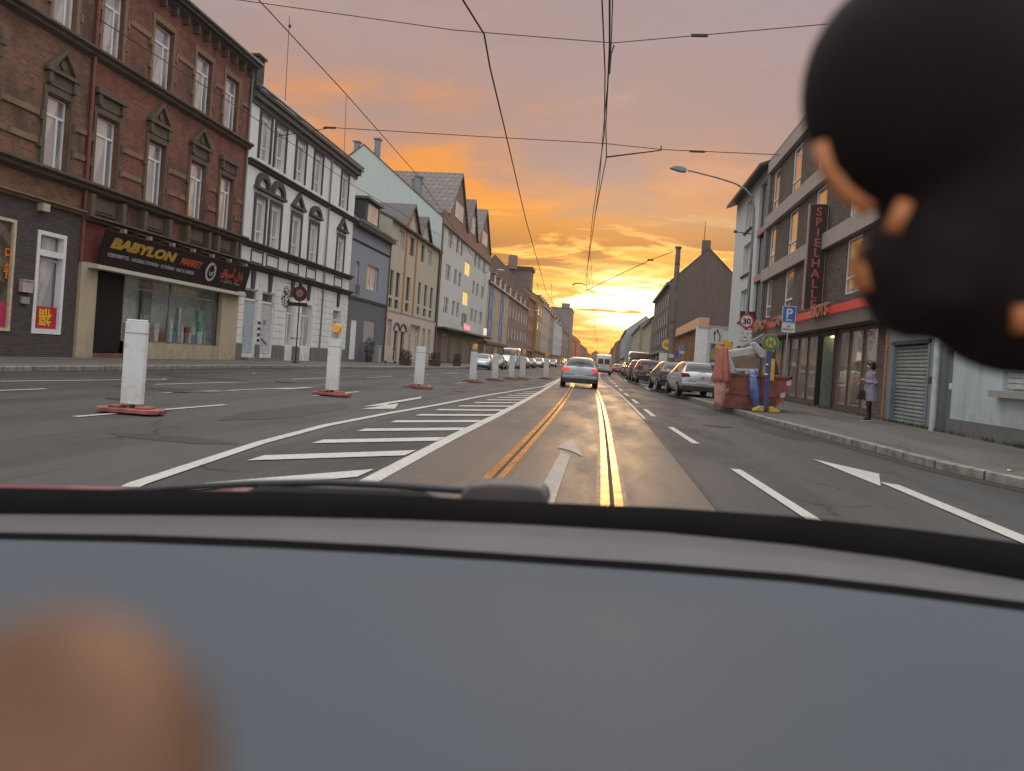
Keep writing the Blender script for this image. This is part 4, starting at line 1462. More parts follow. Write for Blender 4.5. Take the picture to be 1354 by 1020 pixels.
m = MB(); u = U(29.0); m.box(u, u + .12, -.04, .14, .2, 3.05); u = U(31.2); m.box(u, u + .14, -.04, .14, .2, 3.05); u = U(31.1); m.box(u, U(29.0), -.02, .12, 2.9, 3.05)
m.build('door_frame', dark_f, P)
MB().box(U(31.1) + .004, U(31.1) + .05, .16, 1.5, .2, 3.04).build('door_leaf', plain('green grey door leaf', (.22, .27, .23), .4), P)
MB().box(U(31.0), U(30.5), .4, 1.1, 2.9, 2.98).build('ceiling_lamp', emis('warm ceiling lamp', (1, .85, .4), 3.0), P)
MB().quad((U(31.1), 1.55, .2), (U(29), 1.55, .2), (U(29), 1.55, 3.05), (U(31.1), 1.55, 3.05)).build('hallway', plain('green grey hall wall', (.20, .24, .21), .6), P)
MB().box(W - .0, W + .16, -.06, .1, .1, 3.5).build('corner_post', plain('copper post', (.40, .19, .10), .35, .4), P)
downpipe(P, .1, 3.9, 12.4)
# vertical sign
P = thing('vertical_sign', 'tall dark projecting sign with vertical red letters on the clinker building', 'sign', (7.58, 30.9, 3.95))
MB().box(0, .66, -.0, .22, 0, 4.12).build('sign_box', plain('dark sign box', (.05, .035, .035), .35), P)
m = MB()
for a in ((-.03, .0, 0, 4.12), (.66, .69, 0, 4.12)): m.box(a[0], a[1], -.02, .24, a[2], a[3])
m.box(-.03, .69, -.02, .24, -.03, 0); m.box(-.03, .69, -.02, .24, 4.12, 4.15)
m.build('frame', plain('sign frame', (.34, .24, .2), .5, .3), P)
rl = plain('dull red letters', (.40, .10, .09), .5)
for i, ch in enumerate('SPIELHALLE'):
    t = text('letter', ch, .47, rl, P, (.33, -.025, 3.68 - i * .405), ext=.02, align='CENTER', bold=.012)
for z in (.5, 3.5):
    pass
MB().box(.6, .8, .08, .14, .5, .56).box(.6, .8, .08, .14, 3.5, 3.56).build('bracket', darksteel, P)

# low grey garage part with the roller shutter
gar = plaster('grey garage render', (.21, .225, .225), .3)
P, U = house('garage', 'low grey garage with a closed roller shutter next to the arcade', 'R', XR - .01, 19.95, 23.7, 4.1, 8, gar, tile_d, 0, [], [(20.75, 23.15, .15, 2.36)], cat='garage', flat=True, rec=.1)
m = MB()
u0, u1 = U(23.15), U(20.75)
for k in range(21):
    z = .16 + k * .104
    m.prism([(.12, z), (.075, z + .03), (.075, z + .074), (.12, z + .103)], 'x', u0 + .03, u1 - .03)
m.build('roller_shutter', plain('ribbed grey shutter', (.27, .29, .28), .5, .2, var=.15, scale=2), P)
for q_ in ((u0 - .2, u0 + .04), (u1 - .02, u1 + .1)): MB().box(q_[0], q_[1], -.03, .1, .1, 2.5).build('shutter_frame', plain('blue grey frame', (.15, .20, .22), .5), P)
MB().box(u0 - .1, u1 + .1, -.06, .05, 2.36, 2.46).build('shutter_lintel', dark_f, P)
text('house_number', '10', .3, plain('pale number', (.45, .44, .42), .5), P, (U(22.2), -.02, 2.62), ext=.008, bold=.01)
cf = MB().box(U(20.5), U(20.35), -.06, .0, 1.3, 1.48).build('key_box', dark_f, P)
MB().cyl((U(19.98), -.12, .12), .075, 3.9, n=12).build('downpipe', plain('pale downpipe', (.42, .46, .48), .5), P)

pb = plaster('pale blue white render', (.41, .46, .475), .4)
P, U = house('corner_house', 'pale blue-white house with a grey plinth at the right edge', 'R', XR - .0, 8.0, 19.35, 7.6, 9, pb, tile_d, 2.8, [(15.7, 17.05, 1.25, 2.9, 'R'), (11.6, 13.0, 1.25, 2.9, 'R'), (15.7, 17.05, 4.6, 6.1, 'M'), (11.6, 13, 4.6, 6.1, 'M')], over=.4)
W = 11.35
MB().box(0, W, -.05, 0, 0, .50).build('plinth', plaster('dark plinth', (.14, .145, .15), .4), P)
for a in (15.7, 11.6):
    MB().box(U(a + 1.35) - .15, U(a) + .15, -.2, .05, 1.1, 1.24).build('window_sill', plaster('stone sill', (.28, .27, .25), .5), P)
    m = MB()
    for k in range(14): m.box(U(a + 1.35) + .08, U(a) - .08, .06, .12, 1.30 + k * .115, 1.40 + k * .115)
    m.build('roller_shutter', plain('pale shutter', (.35, .37, .37), .5), P)
m = MB().box(0, .6, 0.12, .4, 0, 6.0)
P = thing('gate_pier', 'narrow green-grey wall recess between the garage and the pale corner house', 'wall', (XR, 19.93, 0), -math.pi / 2)
m.build('wall', plaster('green grey render', (.16, .18, .175), .3), P)
MB().box(.1, .28, .04, .12, 2.1, 2.16).build('wall_lamp', plain('dark lamp', (.05, .05, .05), .5), P)
MB().box(.3, .42, .05, .12, 1.2, 1.35).build('switch_box', white_f, P)

# weeds at the wall foot
def tufts(name, label, pts, h=.12, n=40, col=(.07, .09, .035)):
    m = MB()
    for k in range(n):
        t = random.random() * (len(pts) - 1)
        i = int(t); f = t - i
        p = Vector(pts[i]).lerp(Vector(pts[i + 1]), f)
        for q in range(3):
            a = random.uniform(0, 6.28); l = random.uniform(.3, 1) * h
            d = Vector((math.cos(a), math.sin(a), 0)) * l * .5
            b = p + Vector((random.uniform(-.05, .05), random.uniform(-.05, .05), 0))
            sdir = Vector((-d.y, d.x, 0)).normalized() * .012
            m.quad(b - sdir, b + sdir, b + d + Vector((0, 0, l)))
    return tag(m.build(name, plain('weeds', col, .8, var=.4), None, fix=False), label, kind='stuff')


tufts('weeds', 'low weeds along the foot of the right-hand walls', [(8.2, 14, .15), (8.2, 19.5, .15), (8.22, 23.5, .15), (8.22, 42, .15)], .13, 260)

# white house with the glazed dark stair strip
wh = plaster('white house render', (.52, .54, .54), .15)
P, U = house('corner_house', 'white four-storey house with a dark overhanging roof edge beyond the clinker building', 'R', XR, 42.7, 53.8, 12.9, 10, wh, dark_f, 2.0,
             [(47.6, 49.9, z, z + 1.9, 'M') for z in (4.6, 7.5, 10.3)] + [(43.2, 45.6, 4.3, 12.3, 'S', dark_f, pane_s)], [(47, 50, .3, 3.0)], over=.7)
for z in (3.9, 6.6, 9.3): MB().box(U(45.7), U(43.1), -.03, .12, z, z + .35).build('spandrel', plain('rose panel', (.30, .17, .18), .5), P)
MB().box(U(50), U(47), .1, .15, .3, 3.0).build('shopfront', pane_s, P)
downpipe(P, U(42.85), .2, 12.8)
for z in (4.45, 7.35, 10.15): MB().box(U(50.1), U(47.4), -.1, .05, z, z + .1).build('window_sill', trim, P)
P = thing('projecting_sign', 'small dark projecting sign with pinkish script beside the speed limit sign', 'sign', (7.3, 43.6, 4.15))
MB().box(0, .85, -.06, .1, 0, .6).build('sign_box', plain('dark brown sign', (.045, .025, .025), .4), P)
text('lettering', 'city', .38, rl, P, (.08, -.075, .2), ext=.006, shear=.3)
MB().box(.8, 1.02, 0, .05, .28, .33).build('bracket', darksteel, P)
P2 = MB().box(0, .7, 0, .04, 0, .5).build('sign_board', plain('white notice', (.5, .5, .5), .5), None)
P2.location = (7.45, 43.5, 3.4); tag(P2, 'small white notice board hanging below the dark projecting sign', 'sign board')

# low shop with timber slats
slat = plain('timber slats', (.30, .17, .09), .5, var=.3, scale=1.5)
P, U = house('pavilion', 'low flat-roofed shop pavilion with vertical timber slats and a white end wall', 'R', 7.9, 62.0, 90.0, 4.7, 8, plaster('white end wall', (.50, .53, .54), .15), conc_l, 0, [], [(63.2, 89.0, .4, 4.5, .3)], cat='shop', flat=True)
MB().quad((U(89), .28, .4), (U(63.2), .28, .4), (U(63.2), .28, 4.5), (U(89), .28, 4.5)).build('glazing', pane_s, P, fix=False)
MB().box(-.2, 28.2, -.7, .1, 4.75, 5.55).build('roof_edge', plain('warm roof edge', (.55, .33, .20), .45), P)
m = MB()
for k in range(64):
    q = U(89) + k * 25.8 / 64
    m.box(q, q + .13, -.35, -.2, .9 + .5 * math.sin(k * .05), 4.74)
m.build('slats', slat, P)
MB().box(U(63.1), U(62) + .1, -.75, .05, -.02, 4.75).build('corner_pillar', white_f, P)
MB().box(0, 28, -.1, 0, 0, .6).build('planter_wall', conc_l, P)
m = MB()
m.box(0, .05, 0, .04, 0, 3.0); m.box(.9, .95, 0, .04, 0, 3.0)

# dark gable house and the far right row
dg_ = plaster('dark brown grey gable render', (.125, .10, .09), .35)
P, U = row_house('gable_house', 'house with a big bare dark brown gable wall facing the road', 'R', 7.25, 95.0, 124.0, 12.0, dg_, tile_d, 4.3, 8, 3, 1.7, 1.8, 4.6, D=8.9)
MB().box(28.2, 28.9, 3.6, 4.6, 15.5, 17.4).build('chimney', dg_, P)
m = MB().tube([(27, 4, 16), (27, 4, 20)], .04)
for k in range(4): m.tube([(26.4, 4, 18 + k * .4), (27.6, 4, 18 + k * .4)], .025)
m.build('antenna', darksteel, P)
row_house('terrace_house', 'low cream house behind the concrete mast in the right row', 'R', 7.0, 125, 154, 9.2, plaster('cream wall', (.40, .37, .28), .2), tiles('brown roof tiles', (.12, .08, .06)), 3.0, 6, 2, 2, 1.8, 4.4, D=9)
row_house('terrace_house', 'pale stepped house in the right row with a brown roof', 'R', 6.6, 155, 205, 9.8, plaster('pale wall', (.38, .38, .33), .2), tiles('brown roof tiles', (.12, .08, .06)), 3.5, 8, 2, 2, 1.8, 4.4, D=9)
row_house('terrace_house', 'bluish white gabled house in the far right row', 'R', 5.0, 206, 270, 11.0, plaster('bluish wall', (.38, .42, .46), .2), tiles('brown roof tiles', (.12, .08, .06)), 4.0, 9, 2, 2, 1.8, 4.4, D=10)
row_house('terrace_house', 'brown house after the bluish one in the far right row', 'R', 5.4, 271, 360, 11.5, greyb, mans, 3.5, 9, 2, 2, 1.8, 4.4, D=10)
row_house('terrace_house', 'second last house of the far right row', 'R', 4.6, 361, 520, 12.5, plaster('ochre far wall', (.30, .22, .14), .2), mans, 3.5, 9, 3, 2.6, 2, 4.4, D=10, shop=False)
row_house('terrace_house', 'last brown house of the far right row', 'R', 3.8, 521, 800, 13, greyb, mans, 4, 9, 3, 3, 2, 4.4, D=10, shop=False)
for i, (xa, xb, Y, h, lab) in enumerate([(-19, -8, 1010, 15, 'left one of three dark houses closing the street end'), (-7.5, 1.5, 1030, 11, 'middle low house of three dark houses closing the street end'), (2, 12, 1020, 14, 'right one of three dark houses closing the street end')]):
    P = thing('distant_house', lab, 'house', (xa, Y, 0))
    MB().box(0, xb - xa, 0, 12, 0, h).build('wall', greyb, P)
    MB().prism([(-.5, h), (xb - xa + .5, h), ((xb - xa) / 2, h + 5)], 'y', -.4, 12.4).build('roof', mans, P)


# ------------------------------------------------------------------ cars
def cr(p0, p1, p2, p3, t):
    return 0.5 * ((2 * p1) + (-p0 + p2) * t + (2 * p0 - 5 * p1 + 4 * p2 - p3) * t * t + (-p0 + 3 * p1 - 3 * p2 + p3) * t ** 3)


STY = {
    # y, w_low, w_belt, z_bottom, z_belt, w_roof, z_top
    'hatch': [(0.0, .74, .80, .36, .74, .66, .88), (.06, .80, .86, .30, .84, .72, .97), (.22, .82, .88, .26, .92, .70, 1.10), (.42, .83, .885, .24, .94, .63, 1.30), (.66, .84, .89, .22, .95, .58, 1.43),
              (1.1, .84, .89, .22, .95, .58, 1.485), (1.8, .84, .89, .20, .94, .58, 1.49), (2.3, .84, .89, .20, .93, .57, 1.44), (2.75, .84, .89, .22, .92, .60, 1.20), (3.1, .84, .88, .22, .88, .68, .98),
              (3.6, .83, .86, .22, .80, .66, .87), (3.95, .80, .82, .22, .70, .60, .77), (4.15, .70, .72, .28, .58, .5, .62)],
    'mpv': [(0.0, .76, .82, .34, .90, .70, 1.02), (.05, .82, .87, .28, .98, .74, 1.12), (.16, .83, .885, .25, 1.0, .70, 1.34), (.34, .84, .89, .24, 1.0, .64, 1.56), (.60, .85, .89, .22, 1.0, .62, 1.63),
            (1.2, .85, .90, .22, 1.0, .62, 1.66), (2.0, .85, .90, .20, 1.0, .62, 1.65), (2.6, .85, .90, .20, .99, .60, 1.54), (3.1, .85, .89, .22, .97, .64, 1.24), (3.4, .85, .88, .22, .93, .70, 1.04),
            (3.9, .83, .86, .22, .84, .66, .90), (4.2, .80, .82, .22, .72, .6, .78), (4.35, .72, .74, .28, .6, .5, .64)],
    'van': [(0.0, .84, .90, .36, 1.15, .80, 2.30), (.04, .88, .94, .32, 1.18, .84, 2.40), (.3, .90, .96, .28, 1.2, .86, 2.45), (1.2, .90, .97, .26, 1.2, .86, 2.48), (3.0, .90, .97, .26, 1.2, .86, 2.48),
            (3.8, .90, .97, .26, 1.2, .82, 2.36), (4.3, .90, .96, .26, 1.18, .78, 1.95), (4.7, .90, .95, .26, 1.12, .78, 1.45), (5.1, .88, .92, .26, .98, .7, 1.12), (5.3, .80, .82, .3, .8, .6, .9)],
}


class Loft:
    def __init__(s, kind):
        s.st = STY[kind]

    def ring(s, st):
        y, wl, wb, zb, zt, wr, zr = st
        return [Vector(p) for p in ((0, y, zb), (wl * .8, y, zb), (wl, y, zb + .10), (wb, y, zb + .62 * (zt - zb)), (wb * .975, y, zt),
                                    (wb * .975 + (wr - wb * .975) * .55, y, zt + (zr - zt) * .55), (wr, y, zr - .28 * min(.25, zr - zt)), (wr * .75, y, zr - .012), (0, y, zr))]

    def at(s, u, v):
        n = len(s.st) - 1
        i = min(int(u), n - 1); t = u - i
        g = [s.ring(s.st[max(0, min(n, i + k))]) for k in (-1, 0, 1, 2)]
        sg = -1 if v > 8 else 1
        vv = 16 - v if v > 8 else v
        j = min(int(vv), 7); q = vv - j
        def col(r):
            def R_(k):
                if k < 0: p = r[-k].copy(); p.x = -p.x; return p
                if k > 8: p = r[16 - k].copy(); p.x = -p.x; return p
                return r[k]
            return cr(R_(j - 1), R_(j), R_(j + 1), R_(j + 2), q)
        c = [col(r) for r in g]
        p = cr(c[0], c[1], c[2], c[3], t)
        p = p.copy(); p.x = max(0, p.x) * sg
        return p

    def body(s, nu=2, nv=3):
        m = MB(); n = len(s.st) - 1
        us = [k / nu for k in range(n * nu + 1)]
        vs = [k / nv for k in range(16 * nv)]
        pts = [s.at(u, v) for u in us for v in vs]
        L = len(vs); f = []
        for i in range(len(us) - 1):
            for j in range(L):
                k = (j + 1) % L
                f.append((i * L + j, i * L + k, (i + 1) * L + k, (i + 1) * L + j))
        f.append(tuple(range(L))); f.append(tuple(range(len(pts) - 1, len(pts) - L - 1, -1)))
        return m.add(pts, f)

    def patch(s, u0, u1, v0, v1, off=.008, nu=6, nv=8, sk=0.0):
        """thin shell lifted off the surface"""
        m = MB(); P = []
        for i in range(nu + 1):
            for j in range(nv + 1):
                fv = j / nv
                v = v0 + (v1 - v0) * fv
                uu0 = u0 + (sk * fv)
                uu1 = u1 - (sk * fv)
                u = uu0 + (uu1 - uu0) * i / nu
                p = s.at(u, v); e = .02
                du = s.at(min(u + e, len(s.st) - 1.001), v) - s.at(max(u - e, 0), v)
                dv = s.at(u, v + e) - s.at(u, v - e)
                nn = du.cross(dv)
                if nn.length < 1e-9: nn = Vector((0, 0, 1))
                nn.normalize()
                c = Vector((0, p.y, .75))
                if nn.dot(p - c) < 0: nn = -nn
                P.append(p + nn * off)
        w_ = nv + 1
        f = [(i * w_ + j, i * w_ + j + 1, (i + 1) * w_ + j + 1, (i + 1) * w_ + j) for i in range(nu) for j in range(nv)]
        return m.add(P, f)


car_glass = plain('car glass', (.02, .024, .026), .12, var=.1, spec=.35, coat=.25)
tail_on = emis('lit tail lamp', (1.0, .06, .04), .8, (.5, .02, .02))
tail_off = plain('tail lamp', (.30, .02, .02), .25, coat=.5)
lamp_w = plain('headlamp glass', (.5, .5, .5), .15, coat=.7)
plate_m = plain('number plate', (.55, .54, .46), .5)
rim_m = plain('alloy rim', (.38, .38, .39), .35, .8)
tyre_m = plain('tyre', (.02, .02, .02), .8)
trimb = plain('black plastic trim', (.03, .03, .032), .6)


def paintm(name, c):
    m = plain(name, c, .28, .35, var=.04, scale=1.0, coat=.8)
    return m


CT = {}


def car(label, kind, pm, loc, rz=0.0, lit=False, group=None, cat='car', name='parked_car'):
    """rear of the car at the origin, nose towards +y"""
    key = (kind, pm.name, lit)
    if key in CT:
        r = copy_tree(CT[key])
        r.name = name
        r.location = loc; r.rotation_euler = (0, 0, rz)
        r['label'] = label; r['category'] = cat
        if group: r['group'] = group
        elif 'group' in r: del r['group']
        return r
    P = thing(name, label, cat, loc, rz, group)
    L = Loft(kind)
    n = len(L.st) - 1
    L.body().build('body', pm, P, smooth=True)
    ln = L.st[-1][0]
    if kind == 'van':
        for s in (-1, 1):
            MB().box(s * .08, s * .70, -.012, .02, 1.30, 1.95).build('rear_window', car_glass, P, bevel=.03)
            MB().box(s * .76, s * .86, -.03, .05, .95, 1.45).build('tail_light', tail_on if lit else tail_off, P, bevel=.015)
            L.patch(4.6, 5.8, 4.25 if s > 0 else 11.75, 5.9 if s > 0 else 10.1).build('side_window', car_glass, P, smooth=True)
        L.patch(5.1, 6.7, 6.1, 9.9).build('windscreen', car_glass, P, smooth=True)
        MB().box(-.012, .012, -.02, .03, .45, 2.28).build('door_seam', trimb, P)
        MB().box(-.85, .85, -.10, .12, .34, .56).build('bumper', trimb, P, bevel=.03)
        MB().box(-.26, .26, -.125, -.095, .72, .83).build('license_plate', plate_m, P)
        wy = (.95, ln - .95)
    else:
        L.patch(1.75, 3.75, 6.12, 9.88, .010).build('rear_window', car_glass, P, smooth=True)
        L.patch(n - 4.85, n - 3.15, 6.15, 9.85, .010).build('windscreen', car_glass, P, smooth=True)
        for s in (-1, 1):
            v0, v1 = (4.22, 5.85) if s > 0 else (11.78, 10.15)
            L.patch(3.7, 5.55, v0, v1, .008, sk=.25).build('side_window', car_glass, P, smooth=True)
            L.patch(5.65, n - 4.1, v0, v1, .008, sk=.25).build('side_window', car_glass, P, smooth=True)
            z = .80 if kind == 'hatch' else .92
            h = .19 if kind == 'hatch' else .34
            MB().prism([(s * .50, z + .02), (s * .86, z), (s * .855, z + h), (s * .56, z + h * .9)], 'y', -.02, .26).build('tail_light', tail_on if lit else tail_off, P, bevel=.025)
            q = L.st[-2][0]
            MB().prism([(s * .48, .60), (s * .80, .62), (s * .78, .76), (s * .54, .72)], 'y', q - .12, q + .17).build('headlight', lamp_w, P, bevel=.02)
        zt = .34
        MB().prism([(-.80, .25), (.80, .25), (.84, .44), (-.84, .44)], 'y', -.045, .35).build('bumper', trimb, P, bevel=.03)
        MB().prism([(-.83, .44), (.83, .44), (.86, .60), (-.86, .60)], 'y', -.055, .30).build('bumper_skin', pm, P, bevel=.04)
        MB().box(-.26, .26, -.075, -.05, .57, .68).build('license_plate', plate_m, P)
        e = MB().cyl((0, -.035, .80), .055, .02, 'y', 14).build('emblem', rim_m, P)
        MB().box(-.80, .80, ln - .22, ln + .02, .28, .44).build('front_bumper', trimb, P, bevel=.03)
        wy = (.78, ln - .82)
        MB().tube([(-.2, -.0, L.at(1.2, 8).z + .02), (.15, .06, L.at(1.5, 8).z + .03)], .012).build('wiper', trimb, P)
    for s in (-1, 1):
        for y in wy:
            r_ = .33 if kind == 'van' else .305
            wt_ = .84 if kind == 'van' else .80
            t = MB().cyl((s * wt_ - .11, y, r_), r_, .22, 'x', 22).build('wheel', tyre_m, P)
            MB().cyl((s * (wt_ + .11) - .008, y, r_), r_ * .64, .018, 'x', 10).build('rim', rim_m, t)
            MB().cyl((s * (wt_ + .055) - .01, y, r_ + .01), r_ * 1.2, .02, 'x', 22).build('wheel_arch', trimb, P)
        MB().ell((s * .98, ln - 1.55 if kind != 'van' else ln - 1.0, 1.0 if kind != 'van' else 1.35), (.10, .06, .07 if kind != 'van' else .14), 10, 6).build('wing_mirror', pm, P, smooth=True)
    if lit:
        MB().box(-.25, .25, .33 if kind == 'hatch' else .01, .36 if kind == 'hatch' else .03, 1.36 if kind == 'hatch' else 2.15, 1.385 if kind == 'hatch' else 2.18).build('brake_light', tail_off, P)
    CT[key] = P
    return P


silver = paintm('silver blue paint', (.25, .29, .315))
silver2 = paintm('silver paint', (.42, .45, .47))
black_p = paintm('black paint', (.035, .036, .04))
brownp = paintm('dark brown paint', (.075, .06, .055))
whitep = paintm('white paint', (.60, .61, .60))
redp = paintm('dark red paint', (.22, .03, .03))
greyp = paintm('grey paint', (.14, .145, .15))
bluep = paintm('dark blue paint', (.05, .08, .13))
car('silver hatchback driving ahead on the tram tracks with red tail lights lit', 'hatch', silver, (-1.18, 36.6, 0), R(2), True, name='driving_car')
car('white van driving far ahead in the middle of the road', 'van', whitep, (-.15, 92, 0), R(1), False, cat='van', name='driving_van')
car('small red car driving ahead at the right of the white van', 'hatch', redp, (2.0, 118, 0), 0, True, name='driving_car')
car('dark car driving far ahead half hidden behind the silver hatchback', 'hatch', black_p, (-1.6, 70, 0), 0, False, name='driving_car')
GR = 'cars parked along the right kerb'
z = .13
car('silver hatchback parked on the pavement beside the skip', 'hatch', silver2, (4.05, 32.2, z), R(5), False, GR)
car('black hatchback parked just beyond the silver one by the right kerb', 'hatch', black_p, (3.65, 38.8, z), R(5), False, GR)
car('dark brown boxy car parked third from the skip', 'mpv', brownp, (3.1, 52.5, z), R(3), False, GR)
car('dark car parked behind the boxy brown car', 'mpv', black_p, (2.85, 60.5, z), R(2), False, GR)
car('brown delivery van parked along the right kerb', 'van', brownp, (3.1, 69, z), R(1), False, GR, cat='van')
car('grey car parked beyond the brown delivery van', 'hatch', greyp, (3.0, 78, z), 0, False, GR)
car('dark red car parked far down the right kerb', 'hatch', redp, (3.0, 86, z), 0, False, GR)
car('silver car parked far down the right kerb', 'hatch', silver2, (3.0, 95, z), 0, False, GR)
car('dark blue car parked farthest but one at the right kerb', 'mpv', bluep, (3.2, 106, z), 0, False, GR)
car('black car parked farthest away at the right kerb', 'hatch', black_p, (3.4, 118, z), 0, False, GR)
GL = 'vehicles parked along the left kerb'
z = 0.0
car('silver car parked nearest on the left, nose towards the viewer', 'hatch', silver2, (-11.3, 72, z), R(180), False, GL)
car('dark car parked right behind the nearest silver car on the left', 'hatch', greyp, (-11.3, 81, z), R(180), False, GL)
car('white van parked in the left row of cars', 'van', whitep, (-11.3, 93, z), R(180), False, GL, cat='van')
car('dark red car parked beyond the white van on the left', 'hatch', redp, (-11.2, 104, z), R(180), False, GL)
car('black car parked in the middle of the left row', 'hatch', black_p, (-11.2, 114, z), R(180), False, GL)
car('silver car parked far down the left row', 'mpv', silver, (-11.0, 127, z), R(180), False, GL)
car('brown car parked second last in the left row', 'mpv', brownp, (-11.0, 141, z), R(180), False, GL)
car('dark blue car parked last in the left row', 'mpv', bluep, (-10.8, 158, z), R(180), False, GL)

# ------------------------------------------------------------------ guide beacons on the carriageway
bw, n, b = pbsdf('white beacon plastic')
v = vtex(n); x, y, z = n.sep(v)
gr = n.m('ADD', n.mr(n.noise(v, 6.0, 6, .7), .50, .72), n.m('MULTIPLY', n.mr(z, .7, .1), n.mr(n.noise(v, 9.0, 4, .6), .3, .6)), clamp=True)
n.put(b.inputs['Base Color'], n.mix(n.m('MULTIPLY', gr, .38), (.58, .60, .60), (.24, .23, .21)))
b.inputs['Roughness'].default_value = .5
bf = plain('red brown beacon foot', (.24, .075, .06), .75, var=.35, scale=5)
amber = plain('amber lamp lens', (.80, .33, .03), .25, coat=.6)
amber2 = emis('amber lamp rim', (.9, .5, .05), .12, (.7, .45, .08))


def make_beacon():
    P = thing('guide_beacon', 'x', 'guide beacon', (0, 0, 0), 0, 'white guide beacons along the left lane')
    pts = []
    w_, t = .165, .05
    m = MB()
    prof = [(-w_, -.02), (-w_ * .93, -t), (w_ * .93, -t), (w_, -.02), (w_, .02), (w_ * .93, t), (-w_ * .93, t), (-w_, .02)]
    m.prism(prof, 'z', .13, 1.34)
    m.prism([(a * .93, b * .8) for a, b in prof], 'z', 1.34, 1.375)
    m.build('panel', bw, P, bevel=.012)
    MB().box(-.17, .17, -.055, .055, 1.17, 1.185).build('panel_seam', plain('grey seam', (.3, .3, .3), .6), P)
    MB().box(-.03, .03, -.03, .03, .06, .15).build('stem', darksteel, P)
    m = MB().prism([(-.46, -.14), (-.36, -.21), (.36, -.21), (.46, -.14), (.46, .14), (.36, .21), (-.36, .21), (-.46, .14)], 'z', .012, .075)
    m.box(-.30, -.12, -.12, .12, .075, .11); m.box(.12, .30, -.12, .12, .075, .11)
    m.build('foot', bf, P, bevel=.012)
    return P


def add_lamp(P):
    h = MB().box(-.05, .05, -.04, .04, 1.37, 1.52).build('lamp_holder', plain('grey lamp box', (.25, .25, .26), .6), P)
    MB().cyl((.03, -.07, 1.62), .115, .09, 'y', 20).build('lamp', amber, h, bevel=.015)
    MB().box(-.10, .12, -.01, .10, 1.47, 1.68).build('lamp_housing', amber2, h, bevel=.03)
    return h


b0 = make_beacon()
bl = make_beacon(); add_lamp(bl)
km = {}
for c in bpy.data.objects:
    if c.parent: km.setdefault(c.parent.name, []).append(c)
used = set()
spots = [(-6.84, 10.35, 0, 4, 'white guide beacon nearest to the camera, without a lamp'), (-6.45, 17.5, 1, -6, 'second guide beacon with an orange lamp in front of the white stucco house'),
         (-6.04, 24.4, 0, 3, 'guide beacon without a lamp in front of the cream gabled house'), (-5.86, 33.6, 1, 8, 'guide beacon with a lamp left of the silver parked car'),
         (-5.55, 38.3, 0, -3, 'guide beacon without a lamp between two lamped ones'), (-5.28, 43.0, 1, 5, 'left one of two close guide beacons with lamps'),
         (-4.85, 44.9, 1, -8, 'right one of two close guide beacons with lamps'), (-3.77, 49, 1, 12, 'farthest guide beacon with a lamp beside the silver car ahead')]
for X, Y, lm_, rz, lab in spots:
    src = bl if lm_ else b0
    o = src if src.name not in used else copy_tree(src, None, km)
    used.add(src.name)
    o.location = (X, Y, 0.012); o.rotation_euler = (0, 0, R(rz)); o['label'] = lab
# ---------------- END PART 3
# ------------------------------------------------------------------ organic helper
def melt(mb, name, mat, parent=None, voxel=.01, smooth_it=2):
    o = mb.build(name, mat, parent)
    r = o.modifiers.new('remesh', 'REMESH'); r.mode = 'VOXEL'; r.voxel_size = voxel; r.use_smooth_shade = True
    if smooth_it:
        s = o.modifiers.new('smooth', 'SMOOTH'); s.factor = .5; s.iterations = smooth_it
    return o


def limb(mb, pts, rs, n=12):
    """tapered tube with rounded joints"""
    mb.tube(pts, rs, n)
    for p, r_ in zip(pts, rs): mb.ell(p, (r_, r_, r_), 12, 8)


# ------------------------------------------------------------------ the waiting woman
wx, wy_, wz = 7.5, 22.55, .14
P = thing('person', 'woman with black bob in a long lavender-grey coat standing before the arcade', 'person', (wx, wy_, wz), R(8))
skin = plain('skin', (.42, .25, .18), .5, var=.05)
coat_m = plain('lavender grey coat', (.215, .20, .25), .85, var=.12, scale=9)
blk = plain('black cloth', (.022, .02, .022), .8)
hair_m = plain('black hair', (.012, .010, .010), .45)
b = MB()                         # faces -x; legs, torso, neck, head, arms and hands in one surface
for s in (-1, 1):
    fx = .05 * s
    limb(b, [(.0, .085 * s, .88), (-.01 + fx, .085 * s, .48), (.01 + fx, .085 * s, .09)], [.085, .056, .040])
    limb(b, [(.02 + fx, .085 * s, .05), (-.10 + fx, .09 * s, .035)], [.038, .030])
    limb(b, [(.01, .155 * s, 1.36), (.05, .19 * s, 1.10), (-.13, .10 * s, 1.10), (-.19, .055 * s, 1.14)], [.046, .040, .030, .022])
    # palm, four fingers of different length, thumb from the side of the palm
    hx, hy, hz = -.22, .04 * s, 1.155
    b.ell((hx, hy, hz), (.040, .016, .030), 10, 8)
    for k, ln_ in enumerate((.045, .052, .048, .036)):
        q = hz + .022 - k * .015
        limb(b, [(hx - .030, hy, q), (hx - .030 - ln_ * .6, hy - .008 * s, q + .004), (hx - .030 - ln_, hy - .022 * s, q)], [.0085, .0080, .0070], 8)
    limb(b, [(hx - .005, hy - .008 * s, hz + .024), (hx - .025, hy - .02 * s, hz + .045), (hx - .045, hy - .022 * s, hz + .052)], [.010, .009, .008], 8)
limb(b, [(.0, 0, .90), (.01, 0, 1.10), (.0, 0, 1.30)], [.12, .11, .115])
b.ell((.0, 0, 1.32), (.10, .17, .09))
limb(b, [(.01, 0, 1.38), (-.02, 0, 1.47)], [.055, .048])
b.ell((-.035, 0, 1.565), (.088, .072, .105), 18, 14)
b.ell((-.10, 0, 1.525), (.035, .042, .045), 12, 8)          # jaw
b.ell((-.128, 0, 1.555), (.018, .012, .020), 10, 8)         # nose
b.ell((-.122, 0, 1.515), (.010, .020, .007), 10, 6)         # mouth
